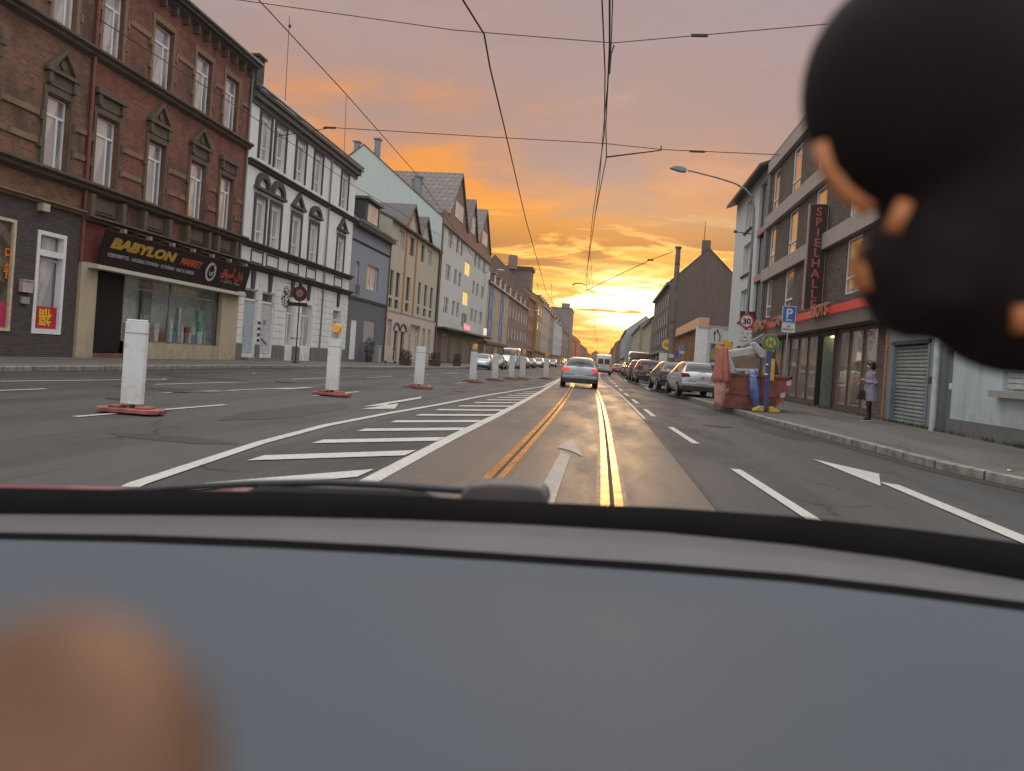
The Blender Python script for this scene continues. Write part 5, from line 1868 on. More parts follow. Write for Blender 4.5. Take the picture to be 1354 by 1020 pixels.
for s in (-1, 1):
    b.ell((-.030, .072 * s, 1.555), (.018, .008, .028), 8, 8)
body = melt(b, 'body', skin, P, .007, 2)
for s in (-1, 1):
    MB().ell((-.112, .030 * s, 1.575), (.010, .013, .008), 8, 6).build('eye', blk, P, smooth=True)
c = MB()
prof = [(1.40, .070, .09, .0), (1.36, .115, .175, .0), (1.25, .135, .195, .0), (1.08, .130, .180, .005), (.98, .135, .185, .005), (.80, .165, .205, .01), (.62, .190, .225, .02), (.56, .195, .228, .025)]
vs, fs = [], []
N = 28
for z_, rx, ry, ox in prof:
    for i in range(N):
        a = 2 * math.pi * i / N
        f_ = 1 + (.035 * math.sin(a * 6) if z_ < 1 else 0)
        vs.append((ox + rx * f_ * math.cos(a), ry * f_ * math.sin(a), z_))
for j in range(len(prof) - 1):
    for i in range(N):
        k = (i + 1) % N
        fs.append((j * N + i, j * N + k, (j + 1) * N + k, (j + 1) * N + i))
fs += [tuple(range(N)), tuple(range(len(vs) - 1, len(vs) - N - 1, -1))]
c.add(vs, fs)
for s in (-1, 1):
    limb(c, [(.01, .15 * s, 1.34), (.06, .20 * s, 1.09), (-.12, .11 * s, 1.095)], [.068, .062, .048])
c.ell((.02, 0, 1.40), (.075, .085, .04))
melt(c, 'coat', coat_m, P, .012, 2)
t = MB()
for s in (-1, 1):
    fx = .05 * s
    limb(t, [(.0, .085 * s, .86), (-.01 + fx, .085 * s, .48), (.01 + fx, .085 * s, .10)], [.100, .072, .056])
melt(t, 'trousers', blk, P, .010, 1)
t = MB()
for s in (-1, 1):
    fx = .05 * s
    limb(t, [(.03 + fx, .085 * s, .055), (-.11 + fx, .09 * s, .042)], [.048, .040])
melt(t, 'shoes', blk, P, .008, 1)
t = MB()
for s in (-1, 1): t.prism([(.09 + .05 * s, s * .085 - .04), (.09 + .05 * s, s * .085 + .04), (-.16 + .05 * s, s * .09 + .03), (-.16 + .05 * s, s * .09 - .03)], 'z', .0, .022)
t.build('shoe_soles', plain('white sole', (.6, .6, .58), .6), P)
h = MB()
h.ell((-.01, 0, 1.605), (.112, .098, .095), 18, 12); h.ell((.035, 0, 1.545), (.085, .100, .115), 18, 12)
for s in (-1, 1): h.ell((-.02, .075 * s, 1.545), (.050, .028, .095), 12, 8)
melt(h, 'hair', hair_m, P, .010, 2)
bag = MB().prism([(-.12, .60), (.10, .60), (.08, .86), (-.05, .88)], 'y', -.05, .05)
bag.tube([(-.05, 0, .87), (-.06, -.0, 1.02), (.0, .0, 1.09), (.05, 0, 1.02), (.06, 0, .87)], .009)
o = bag.build('handbag', plain('black leather', (.02, .018, .018), .4), None, bevel=.02)
o.location = (wx - .27, wy_ - .10, wz + .0)
tag(o, "black handbag hanging from the waiting woman's arm", 'handbag')
o = MB().box(-.05, .03, -.03, -.018, 0, .012).box(-.05, .03, -.035, .035, 0, .01).build('phone', plain('phone', (.05, .05, .06), .2), None, bevel=.003)
o.location = (wx - .265, wy_ - .035, wz + 1.175); o.rotation_euler = (0, R(20), 0)
tag(o, "small dark phone held in the waiting woman's hands", 'phone')


# ------------------------------------------------------------------ skip with bulky waste
def slab(name, label, cat, mat, px, Y, dy, parent=None, bevel=.02, group=None):
    """a real slab standing at distance Y with thickness dy"""
    pts = [AY(a, b, Y) for a, b in px]
    o = MB().prism([(p.x, p.z) for p in pts], 'y', Y, Y + dy).build(name, mat, parent, bevel=bevel)
    return tag(o, label, cat, group) if label else o


SKX, SKY = 3.72, 24.2
skm, n, b = pbsdf('rusty oxide red steel')
n.put(b.inputs['Base Color'], n.mix(n.mr(n.noise(vtex(n), 2.2, 7, .7), .45, .62), (.26, .080, .058), (.12, .052, .034)))
b.inputs['Roughness'].default_value = .6
P = thing('skip', 'rusty dark red steel skip full of bulky waste on the pavement edge', 'skip', (SKX, SKY, .14))
m = MB()
A = [(.12, 0), (1.55, 0), (1.98, 1.06), (-.08, 1.06)]
m.prism(A, 'y', 0, .04); m.prism(A, 'y', 1.76, 1.8)
m.quad((.12, 0, 0), (1.55, 0, 0), (1.55, 1.8, 0), (.12, 1.8, 0))
m.prism([(.12, 0), (.16, 0), (-.04, 1.06), (-.08, 1.06)], 'y', .04, 1.76)
m.prism([(1.55, 0), (1.51, 0), (1.94, 1.06), (1.98, 1.06)], 'y', .04, 1.76)
m.build('tub', skm, P, bevel=.008)
m = MB(); m.box(-.12, 2.02, -.05, .03, 1.02, 1.10); m.box(-.12, 2.02, 1.78, 1.86, 1.02, 1.10); m.box(-.12, -.04, -.05, 1.86, 1.02, 1.10); m.box(1.94, 2.02, -.05, 1.86, 1.02, 1.10)
m.build('rim', skm, P, bevel=.01)
m = MB(); m.box(.1, 1.62, -.05, .01, .44, .52)
for u in (.55, 1.1): m.box(u, u + .05, -.04, .01, 0, 1.02)
m.build('ribs', skm, P)
wst = MB(); rst = MB()
for k in range(4):
    for base, sl in ((.05, -.05), (1.62, .09)):
        x0 = base + sl * k * .9
        (wst if k % 2 else rst).prism([(x0, .2 + k * .19), (x0 + .14, .28 + k * .19), (x0 + .14, .45 + k * .19), (x0, .37 + k * .19)], 'y', -.012, .0)
wst.build('warning_stripes', plain('white reflector', (.5, .42, .40), .4), P); rst.build('warning_stripes', plain('red reflector', (.4, .05, .04), .4), P)
GW = 'bulky waste heaped in the skip'
slab('mattress', 'cream mattress lying on top of the heap in the skip', 'mattress', plain('cream mattress', (.44, .40, .37), .8), [(962, 464), (998, 458), (1003, 464), (1001, 469), (968, 474), (961, 470)], 24.5, .95, bevel=.04, group=GW)
slab('cardboard_box', 'brown cardboard box under the mattress in the skip', 'box', plain('cardboard', (.20, .145, .095), .8), [(967, 474), (1003, 470), (1003, 488), (969, 488)], 24.45, .9, group=GW)
slab('white_panel', 'white board leaning out at the left end of the skip', 'board', plain('white board', (.45, .48, .48), .5), [(957, 466), (963, 463), (973, 489), (966, 495), (958, 490)], 24.22, .3, group=GW)
slab('plank', 'long white plank lying level just above the skip rim', 'plank', plain('white plank', (.42, .44, .46), .5), [(969, 487.5), (1003, 488), (1003, 491.5), (970, 491.5)], 24.32, .12, group=GW)
slab('lid', 'dark grey tilted lid behind the mattress at the top of the heap', 'lid', plain('grey lid', (.14, .14, .15), .6), [(981, 459), (986, 455), (1011, 441), (1014, 452), (1002, 457)], 25.2, .3, group=GW)
slab('cushion', 'pale grey folded cushion sloping down at the right of the mattress', 'cushion', plain('grey cushion', (.42, .41, .42), .8), [(995, 453), (999, 452), (1013, 465), (1013, 474), (1006, 474), (1000, 466)], 24.3, .6, bevel=.05, group=GW)
slab('cupboard', 'dark wardrobe panel standing at the right end of the skip', 'board', plain('dark wood', (.07, .035, .03), .6), [(1020, 466), (1024, 466), (1031, 496), (1020, 496)], 24.9, .6, group=GW)

# closed parasol
P = thing('parasol', 'closed salmon pink parasol in front of the skip', 'parasol', (3.56, 23.9, .14))
sal = plain('salmon cloth', (.36, .125, .095), .8, var=.2, scale=4)


def frill(prof, N=36, k=9, amp=.16):
    vs, fs = [], []
    for z_, r_ in prof:
        for i in range(N):
            a = 2 * math.pi * i / N
            q = r_ * (1 + amp * math.sin(a * k + z_ * 1.5))
            vs.append((q * math.cos(a), q * math.sin(a), z_))
    for j in range(len(prof) - 1):
        for i in range(N):
            kk = (i + 1) % N
            fs.append((j * N + i, j * N + kk, (j + 1) * N + kk, (j + 1) * N + i))
    fs += [tuple(range(N)), tuple(range(len(vs) - 1, len(vs) - N - 1, -1))]
    return MB().add(vs, fs)


frill([(1.88, .07), (1.83, .13), (1.6, .16), (1.3, .20), (1.0, .235), (.82, .26), (.80, .23)], k=7, amp=.2).build('canopy', sal, P, smooth=True)
frill([(.82, .19), (.5, .17), (.2, .15), (.0, .13)], amp=.06).build('lower_cover', plain('pale salmon cloth', (.45, .23, .18), .8), P, smooth=True)
MB().ell((0, 0, 1.93), (.05, .05, .05)).build('finial', plain('red ball', (.5, .05, .03), .4), P, smooth=True)

# bus stop
P = thing('bus_stop_sign', 'round green and yellow bus stop sign on a blue post with yellow feet', 'bus stop sign', (4.86, 23.4, .14))
gm = plain('bus stop green', (.05, .15, .07), .45); ym = plain('bus stop yellow', (.42, .32, .04), .45)
blm = plain('blue post', (.055, .06, .16), .5)
MB().cyl((0, 0, 2.08), .235, .03, 'y', 32).build('sign_disc', gm, P)
P_ = [c_ for c_ in kids(P)][0]
MB().cyl((0, -.006, 2.08), .15, .01, 'y', 32).build('disc_centre', ym, P_)
text('letter', 'H', .25, gm, P_, (0, -.010, 1.99), ext=.004, align='CENTER', bold=.008)
MB().cyl((0, .01, 2.08), .25, .02, 'y', 32).build('disc_rim', ym, P_)
MB().box(-.075, .075, .03, .12, .03, 1.88).build('post', blm, P, bevel=.01)
MB().box(.06, .17, .0, .10, .95, 1.60).build('timetable_case', plain('ochre case', (.48, .31, .05), .5), P, bevel=.01)
MB().box(-.10, -.03, -.02, .03, 1.1, 1.15).box(-.10, -.03, -.02, .03, 1.4, 1.44).build('clips', white_f, P)
for s_ in (-1, 1): MB().prism([(s_ * .40, .0), (s_ * .08, .0), (s_ * .08, .16), (s_ * .18, .17), (s_ * .38, .07)], 'y', -.12, .14).build('foot', ym, P, bevel=.02)
P = thing('recycling_sack', 'blue plastic sack with a knotted top hanging from the skip corner', 'sack', (4.52, 23.95, .14))
fm_ = frill([(1.22, .05), (1.18, .11), (1.10, .13), (1.02, .12), (.9, .15), (.6, .165), (.3, .13), (.08, .10), (.0, .08)], N=40, amp=.16, k=5)
fm_.v = [(x_ + .20 * max(0, 1.0 - z_) + .02 * math.sin(z_ * 9), y_, z_) for x_, y_, z_ in fm_.v]
fm_.build('sack', plain('blue plastic', (.09, .13, .34), .3, var=.45, scale=5, coat=.5), P, smooth=True)
MB().tube([(-.10, -.1, 1.06), (0, -.14, 1.03), (.10, -.1, 1.06)], .018).build('tie', plain('pale tie', (.4, .42, .5), .4), P)


# ------------------------------------------------------------------ traffic signs and masts
def pole(P, h, r_=.03, mat=steel, name='pole'):
    return MB().cyl((0, 0, 0), r_, h, n=12).build(name, mat, P)


q = AY(1043, 417, 28.0)
P = thing('parking_sign', 'blue parking sign with a white P on a thin grey pole', 'traffic sign', (q.x, 28.0, .14))
pole(P, 3.72)
bs = plain('sign blue', (.03, .13, .42), .4); ws = plain('sign white', (.58, .58, .57), .45); bks = plain('sign black', (.02, .02, .02), .5)
s_ = MB().box(-.235, .235, -.05, -.035, 3.02, 3.62).build('sign_plate', ws, P)
MB().box(-.215, .215, -.055, -.05, 3.04, 3.60).build('blue_field', bs, s_)
text('letter', 'P', .46, ws, s_, (-.0, -.06, 3.20), ext=.003, align='CENTER', bold=.01)
MB().prism([(-.13, 3.12), (-.03, 3.17), (-.03, 3.135), (.12, 3.135), (.12, 3.105), (-.03, 3.105), (-.03, 3.07)], 'y', -.062, -.055).build('arrow', ws, s_)
s2_ = MB().box(-.225, .225, -.05, -.035, 2.68, 3.0).build('sign_plate', ws, P)
text('lettering', 'mit\nParkschein', .12, bks, s2_, (0, -.055, 2.87), ext=.002, align='CENTER', width=.36)

LX, LY = 5.92, 33.6
P = thing('street_lamp', 'tall grey street lamp with a long curved arm reaching over the road on the right', 'street lamp', (LX, LY, .14))
pts = [(0, 0, 0), (0, 0, 4), (0, 0, 7.7), (-.03, 0, 8.3), (-.16, 0, 8.75), (-.42, 0, 9.05), (-.9, 0, 9.3), (-1.6, 0, 9.5), (-2.6, 0, 9.72), (-2.95, 0, 9.78)]
MB().tube(pts, [.085, .075, .06, .055, .05, .045, .04, .038, .035, .035], 12).build('pole', zinc, P, smooth=True)
m = MB().prism([(-3.0, 9.70), (-3.0, 9.86), (-3.25, 9.95), (-3.55, 9.93), (-3.72, 9.84), (-3.55, 9.78), (-3.25, 9.70)], 'y', -.13, .13)
m.build('lamp_head', plain('lamp head', (.20, .24, .27), .4), P, bevel=.03)
MB().tube([(0, 0, 7.15), (-.75, 0, 7.2)], .02).box(-.8, -.66, -.04, .04, 7.16, 7.26).build('bracket_arm', darksteel, P)
P = thing('speed_limit_sign', 'round red-rimmed 30 speed limit sign with a small panel below, on the street lamp', 'traffic sign', (LX - .02, LY - .12, 0))
c_ = AY(990, 425, 33.48); zc = c_.z
MB().cyl((0, -.02, zc), .315, .02, 'y', 36).build('sign_disc', plain('sign red', (.45, .03, .04), .4), P)
MB().cyl((0, -.028, zc), .235, .01, 'y', 36).build('white_field', ws, P)
text('numerals', '30', .34, bks, P, (0, -.035, zc - .125), ext=.003, align='CENTER', bold=.012)
s_ = MB().box(-.25, .25, -.02, 0, zc - .68, zc - .38).build('sign_plate', ws, P)
text('lettering', '22 - 6 h', .16, bks, s_, (0, -.025, zc - .58), ext=.002, align='CENTER')
s_ = MB().box(-.25, .25, -.02, 0, zc - .98, zc - .72).build('sign_plate', ws, P)
text('lettering', 'Lärmschutz', .11, bks, s_, (0, -.025, zc - .89), ext=.002, align='CENTER')
MB().box(-.04, .04, 0, .06, zc - .9, zc + .2).build('clamp', darksteel, P)

P = thing('mast', 'thick tall concrete overhead-line mast on the right kerb', 'mast', (4.36, 52.0, .1))
MB().cyl((0, 0, 0), .25, 9.3, n=20, r2=.16).build('shaft', plain('mast concrete', (.17, .14, .12), .8, var=.2, scale=2), P, smooth=False)
MB().cyl((0, 0, 9.3), .22, .12, n=20).build('cap', plain('mast cap', (.12, .1, .09), .7), P)
MB().box(-.15, .15, -.27, -.24, 1.9, 2.15).build('number_plate', ws, P)
m = MB(); m.cyl((0, 0, 4.3), .23, .06, n=20); m.cyl((0, 0, 8.2), .19, .06, n=20); m.build('clamp', darksteel, P)


def panel_sign(name, label, cat, px, Y, mat, posts=True, zb=.14):
    pts = [AY(a, b, Y) for a, b in px]
    xs = [p.x for p in pts]; zs = [p.z for p in pts]
    P = thing(name, label, cat, (min(xs), Y, zb))
    w_, z0_, z1_ = max(xs) - min(xs), min(zs) - zb, max(zs) - zb
    s = MB().box(0, w_, -.03, .03, z0_, z1_).build('sign_plate', mat, P)
    if posts:
        for u in (.06, w_ - .06): MB().cyl((u, .06, 0), .03, z1_, n=8).build('post', steel, P)
    return P, s, w_, z0_, z1_


P, s, w_, a_, c_ = panel_sign('lane_sign', 'white lane guidance sign with two black arrows in front of the pavilion end wall', 'traffic sign', [(940, 434), (955, 455)], 44, ws)
m = MB()
m.box(w_ * .30, w_ * .37, -.04, -.03, a_ + .12, c_ - .3); m.prism([(w_ * .22, c_ - .32), (w_ * .45, c_ - .32), (w_ * .335, c_ - .12)], 'y', -.04, -.03)
m.box(w_ * .74, w_ * .81, -.04, -.03, a_ + .12, a_ + .45); m.prism([(w_ * .74, a_ + .43), (w_ * .81, a_ + .45), (w_ * .6, a_ + .72), (w_ * .55, a_ + .66)], 'y', -.04, -.03)
m.prism([(w_ * .50, a_ + .60), (w_ * .66, a_ + .76), (w_ * .47, a_ + .82)], 'y', -.04, -.03)
m.build('arrows', bks, s)
P, s, w_, a_, c_ = panel_sign('advertising_board', 'blue advertising board with a big yellow disc behind the skip', 'billboard', [(941, 451), (967, 481)], 47, plain('poster blue', (.10, .10, .24), .5))
MB().cyl((w_ * .6, -.035, (a_ + c_) / 2 + .25), .52, .01, 'y', 30).build('yellow_disc', plain('poster yellow', (.72, .46, .03), .5), s)
MB().cyl((w_ * .2, -.036, (a_ + c_) / 2 - .15), .36, .01, 'y', 30).build('ochre_disc', plain('poster ochre', (.40, .30, .08), .5), s)
P, s, w_, a_, c_ = panel_sign('supermarket_sign', 'grey board with a yellow disc beside the concrete mast', 'shop sign', [(873, 447), (890, 465)], 60, plain('grey blue board', (.12, .12, .17), .5))
MB().cyl((w_ * .55, -.035, (a_ + c_) / 2), .42, .01, 'y', 30).build('yellow_disc', plain('poster yellow', (.72, .46, .03), .5), s)
text('lettering', 'Lidl', .34, plain('deep blue', (.05, .05, .2), .5), s, (w_ * .55, -.045, (a_ + c_) / 2 - .1), ext=.003, align='CENTER', bold=.01)
MB().box(0, w_ * .8, -.03, .03, a_ - 1.6, a_ - .15).build('white_panel', ws, P)
P, s, w_, a_, c_ = panel_sign('parking_sign', 'small distant blue parking sign between the mast and the timber slats', 'traffic sign', [(898.5, 457), (904, 468)], 56, ws)
MB().box(.02, w_ - .02, -.04, -.03, a_ + .22, c_ - .02).build('blue_field', bs, s)
text('letter', 'P', .28, ws, s, (w_ / 2, -.045, a_ + .3), ext=.003, align='CENTER')
P = thing('no_stopping_sign', 'small round red sign just right of the concrete mast', 'traffic sign', (5.25, 57, .14))
pole(P, 2.6)
MB().cyl((0, -.05, 2.25), .3, .02, 'y', 24).build('sign_disc', plain('sign red', (.45, .03, .04), .4), P)
MB().cyl((0, -.058, 2.25), .22, .01, 'y', 24).build('blue_field', bs, P)

# ------------------------------------------------------------------ left pavement furniture
P = thing('pub_sign', 'round dark red pub sign on a thin post in front of the white stucco house', 'pub sign', (-16.95, 40, .14))
MB().cyl((.0, 0, 0), .035, 3.5, n=10).build('post', darksteel, P)
MB().cyl((.0, -.05, 3.82), .42, .08, 'y', 30).build('sign_disc', plain('oxblood disc', (.10, .02, .022), .4), P)
MB().cyl((.0, -.06, 3.84), .21, .1, 'y', 24).build('disc_centre', plain('grey centre', (.24, .22, .21), .5), P)
text('lettering', 'PUB', .15, rl, P, (0, -.07, 3.78), ext=.01, align='CENTER', bold=.008)
MB().prism([(-.1, 4.2), (.1, 4.2), (.06, 4.5), (-.06, 4.5)], 'y', -.04, .04).build('finial', darksteel, P)
MB().box(-.62, .45, -.04, .04, 3.12, 3.32).build('name_board', plain('dark board', (.04, .025, .025), .5), P)
m = MB(); m.tube([(-.3, 0, 1.35), (.15, 0, 1.35)], .02); m.box(-.35, -.25, -.05, .05, 1.3, 1.38); m.box(-.14, .14, -.14, .14, 0, .06); m.build('stand', darksteel, P)


def foliage(name, mat, parent, c, r, n, s=.09, loc=None):
    m = MB()
    for k in range(n):
        while True:
            p = Vector((random.uniform(-1, 1), random.uniform(-1, 1), random.uniform(-1, 1)))
            if .35 < p.length < 1.02: break
        p = Vector((p.x * r[0] + c[0], p.y * r[1] + c[1], p.z * r[2] + c[2]))
        a = Vector((random.gauss(0, 1), random.gauss(0, 1), random.gauss(0, 1))).normalized()
        b_ = a.cross(Vector((random.gauss(0, 1), random.gauss(0, 1), random.gauss(0, 1)))).normalized()
        l = s * random.uniform(.6, 1.3)
        m.quad(p - a * l, p + b_ * l * .45, p + a * l, p - b_ * l * .45)
    return m.build(name, mat, parent, fix=False)


leaf = plain('evergreen leaves', (.030, .050, .018), .6, var=.5, scale=7)
leafd = plain('dark leaves', (.035, .04, .025), .6, var=.5, scale=7)
P = thing('wreath', 'leafy hanging wreath left of the round pub sign', 'wreath', (-17.75, 40, 3.5))
foliage('leaves', leafd, P, (0, 0, .2), (.28, .2, .62), 260, .06)
MB().tube([(0, 0, 1.0), (.4, 0, 1.0), (.8, 0, .9)], .015).build('hook', darksteel, P)
GP = 'planters on the left pavement'
for (X, Y, ww, lab) in ((-14.9, 55.5, .8, 'planter with a broad dark shrub left of the third guide beacon'), (-13.9, 61, .9, 'planter with a green shrub right of the third guide beacon'), (-13.9, 70.5, .7, 'dark planter beneath the pink shop sign'), (-13.7, 80, .7, 'dark planter right of the pink shop sign')):
    P = thing('planter', lab, 'planter', (X, Y, .14), 0, GP)
    MB().prism([(-ww * .45, 0), (ww * .45, 0), (ww * .55, .5), (-ww * .55, .5)], 'y', -.3, .3).build('tub', plain('wooden tub', (.07, .05, .035), .8), P)
    foliage('leaves', leaf, P, (0, 0, .78), (ww * .6, .4, .42), 420, .07)
for X, Y, lab in ((-14.7, 55.5, 'thin bare young tree left of the third guide beacon'), (-13.8, 62, 'thin bare young tree right of the third guide beacon')):
    P = thing('young_tree', lab, 'tree', (X, Y, .14), 0, 'bare young trees')
    m = MB().tube([(0, 0, 0), (.02, 0, 1.2), (.0, 0, 2.4)], [.03, .022, .01])
    m.build('trunk', plain('bark', (.06, .05, .04), .9), P)
    m = MB()
    for k in range(8):
        a = random.uniform(0, 6.28); z_ = 1.1 + k * .16
        m.tube([(0, 0, z_), (.25 * math.cos(a), .25 * math.sin(a), z_ + .4)], [.009, .004], 4)
    m.build('branches', plain('bark', (.06, .05, .04), .9), P)
P = thing('potted_shrub', 'tall potted shrub by the shutter of the blue-grey house', 'potted plant', (-18.2, 57.0, .14))
MB().cyl((0, 0, 0), .25, .45, n=14, r2=.3).build('pot', plain('dark pot', (.05, .045, .045), .7), P)
foliage('leaves', leafd, P, (0, 0, 1.15), (.45, .4, .8), 420, .07)
o = MB().box(-.3, .3, -.25, .25, 0, 1.3).box(-.33, .33, -.28, .28, 1.3, 1.38).build('cabinet', plain('pale cabinet', (.34, .35, .33), .6), None, bevel=.02)
o.location = (-18.2, 58.8, .14); tag(o, 'pale utility cabinet beside the potted shrub', 'utility box')
P = thing('electric_scooter', 'mint green electric scooter parked in front of the blue-grey house', 'scooter', (-16.9, 58.5, .14), R(60))
MB().box(-.5, .3, -.08, .08, .12, .17).build('deck', plain('mint paint', (.12, .42, .33), .4), P, bevel=.01)
MB().tube([(.42, 0, .12), (.34, 0, .6), (.27, 0, 1.12)], .025).build('stem', plain('mint paint', (.12, .42, .33), .4), P)
MB().tube([(.27, -.24, 1.14), (.27, .24, 1.14)], .018).build('handlebar', trimb, P)
for u in (-.55, .45): MB().cyl((u, -.025, .11), .11, .05, 'y', 16).build('wheel', tyre_m, P)
MB().tube([(-.1, .06, .14), (-.12, .2, .0)], .01).build('kickstand', darksteel, P)
for k, (X, Y, px_, lab) in enumerate([(-19, 112, (650, 356), 'pale street lamp on the tall gabled block'), (-19, 176, (696, 402), 'street lamp on the steep-roofed brick house'), (-19, 240, (726, 417), 'farthest visible lamp on the left facades')]):
    h_ = AX(px_[0] - 6, px_[1] + 4, -18.8)
    P = thing('wall_lamp', lab, 'street lamp', (-18.9, Y, h_.z), 0, 'lamps on the left facades')
    MB().tube([(0, 0, -.4), (1.0, 0, .0), (1.9, 0, .15)], .04).build('arm', zinc, P)
    MB().ell((2.4, 0, .18), (.65, .28, .14), 14, 8).build('lamp_head', plain('pale lamp head', (.55, .5, .42), .4), P, smooth=True)

# litter
for X, Y, Z, lab in ((5.6, 11.2, .135, 'small yellowish leaf on the right pavement kerb'), (-11.5, 18.6, .01, 'white paper scrap in the left gutter'), (-12.6, 26, .01, 'pale paper scrap farther along the left gutter')):
    o = MB().add([(0, 0, 0), (.10, .02, .015), (.12, .09, .0), (.03, .08, .02)], [(0, 1, 2, 3)]).build('scrap', ws, None, fix=False)
    o.location = (X, Y, Z); tag(o, lab, 'litter')

# ------------------------------------------------------------------ overhead wires
wm = plain('black wire', (.02, .018, .018), .6)


def wire(label, pts, r_, group=None, name='overhead_wire', ins=()):
    P = thing(name, label, 'overhead wire', tuple(pts[0]), 0, group)
    o_ = Vector(pts[0])
    MB().tube([Vector(p) - o_ for p in pts], r_, 5).build('wire', wm, P)
    for p, ln_ in ins:
        c_ = Vector(p) - o_
        MB().box(c_.x - ln_, c_.x + ln_, c_.y - .04, c_.y + .04, c_.z - .06, c_.z + .05).build('insulator', wm, P, bevel=.02)
    return P


def sag(pts, n=8, d=0.0):
    out = []
    for a, b_ in zip(pts, pts[1:]):
        a, b_ = Vector(a), Vector(b_)
        for k in range(n):
            t = k / n
            p = a.lerp(b_, t); p.z -= d * 4 * t * (1 - t)
            out.append(p)
    out.append(Vector(pts[-1]))
    return out


A1 = [AY(x_, y_, 28) for x_, y_ in ((315, 0), (600, 40), (810, 57), (1095, 32))]
A1[-1].x = min(A1[-1].x, 8.3)
left = A1[0] + (A1[0] - A1[1]) * ((A1[0].x + 19) / (A1[1].x - A1[0].x))
wire('nearest wire spanning the road from the brick house to the arcade building', [left] + sag(A1[:2], 4) + sag(A1[1:], 4), .018, 'span wires across the road', ins=[(AY(383, 38, 28) + Vector((0, 0, .1)), .05), (AY(925, 47, 28), .3)])
A2 = [AY(x_, y_, 40) for x_, y_ in ((440, 169), (640, 181), (800, 190), (875, 198), (1030, 205))]
A2[-1].x = 8.3
left = Vector((-19, 40, A2[0].z - .6))
wire('second wire spanning the road from the stucco house to the clinker building', [left] + A2, .022, 'span wires across the road', ins=[(AY(436, 169, 40), .35), (AY(922, 200.5, 40), .4)])
B = lambda Z, L_: [ (lambda p: Vector((p.x, p.y, Z)))(G(x_, y_, Z)) for x_, y_ in L_]
far = [Vector((-1.4, 70, 5.9)), Vector((-2.0, 120, 5.9)), Vector((-2.6, 300, 5.9))]
wire('main contact wire over the tram track, running from overhead to the sunset', B(5.9, [(790, -90), (796, 0), (800, 95), (799, 177), (784, 284), (775, 370)]) + far, .011, 'tram contact wires', name='contact_wire')
wire('thicker contact wire with a kink over the tram track beside the main one', B(6.5, [(800, -90), (806, 0), (806, 59), (801, 165), (802, 207), (787, 284), (776, 360)]) + [v + Vector((.1, 0, .6)) for v in far], [.016] * 3 + [.013] * 7, 'tram contact wires', name='contact_wire')
wire('third contact wire strand over the tram track', B(6.2, [(812, -60), (808, 60), (797, 180), (792, 250), (780, 330)]) + [v + Vector((.05, 0, .3)) for v in far], .009, 'tram contact wires', name='contact_wire')
wire('left contact wire curving down to the far left row', B(7.0, [(570, -70), (612, 0), (640, 45), (648, 90), (666, 165), (695, 290), (712, 350), (722, 385)]) + [Vector((-7.5, 150, 7.0)), Vector((-9, 300, 7.0))], .017, name='contact_wire')
wire('steep wire coming from the top left over the stucco house roof', B(11.0, [(300, -50), (342, 0), (457, 124), (552, 232)]) + [Vector((-15, 90, 11.0)), Vector((-18.8, 112, 11.0))], .018)
wire('thin wire running along the left facades above the windows', [AX(x_, y_, -18.4) for x_, y_ in ((130, 25), (327, 150), (471, 248), (584, 313), (650, 352))], .02)
wire('short hanging wire above the chimney of the stucco house', [AY(383, 22, 28), AY(377, 134, 28)], .012, 'hanging wires')
wire('short hanging wire above the peak of the pale side wall', [AY(458, 127, 36), AY(455, 206, 36)], .013, 'hanging wires')
wire('wire from the top of the concrete mast slanting down to the left', [AY(890, 333, 52), AY(862, 343, 52), AY(800, 372, 55), AY(776, 384, 58)], .025, ins=[(AY(860, 344, 52), .2)])
q0, q1 = AY(801, 208, 40), AY(874, 199, 40)
P = thing('pull_off_arm', 'short thick pull-off arm hanging from the second span wire over the track', 'bracket arm', tuple(q0))
MB().tube([Vector((0, 0, 0)), q1 - q0], [.045, .03], 8).build('arm', wm, P)
MB().tube([q1 - q0, q1 - q0 + Vector((.0, 0, .25))], .03, 6).build('clip', wm, P)
q0, q1 = AY(806, 98, 28), AY(812, 60, 28)
P = thing('wire_clamp', 'small hook clamp where the contact wire meets the nearest span wire', 'bracket arm', tuple(q0))
MB().tube([Vector((0, 0, 0)), (q1 - q0) * .6 + Vector((-.05, 0, .1)), q1 - q0], .03, 6).build('hook', wm, P)
q0 = AY(757, 377, 80)
P = thing('hanging_lamp', 'thin curved lamp arm hanging on the contact wires in front of the sunset', 'street lamp', tuple(q0))
MB().tube([(0, 0, 0), (.35, 0, .2), (.9, 0, .22), (1.5, 0, .05), (1.5, 0, -.5)], [.09, .06, .045, .04, .03], 6).build('arm', wm, P)
GA = 'roof antennas on the left row'
for (a, b_, Y, lab) in (((680, 365), (677, 338), 200, 'roof antenna above the steep-roofed brick house'), ((712, 385), (710, 374), 230, 'small roof antenna left of the taller pole'), ((730, 402), (729, 374), 260, 'bare antenna pole on the far left row')):
    p, q_ = AY(*a, Y), AY(*b_, Y)
    P = thing('antenna', lab, 'antenna', tuple(p), 0, GA)
    m = MB().tube([(0, 0, 0), q_ - p], .06, 5)
    h_ = (q_ - p).z
    m.tube([(-1.0, 0, h_ * .85), (1.6, 0, h_ * .8)], .05, 5); m.tube([(-.6, 0, h_ * .65), (.9, 0, h_ * .6)], .05, 5)
    m.build('rods', wm, P)

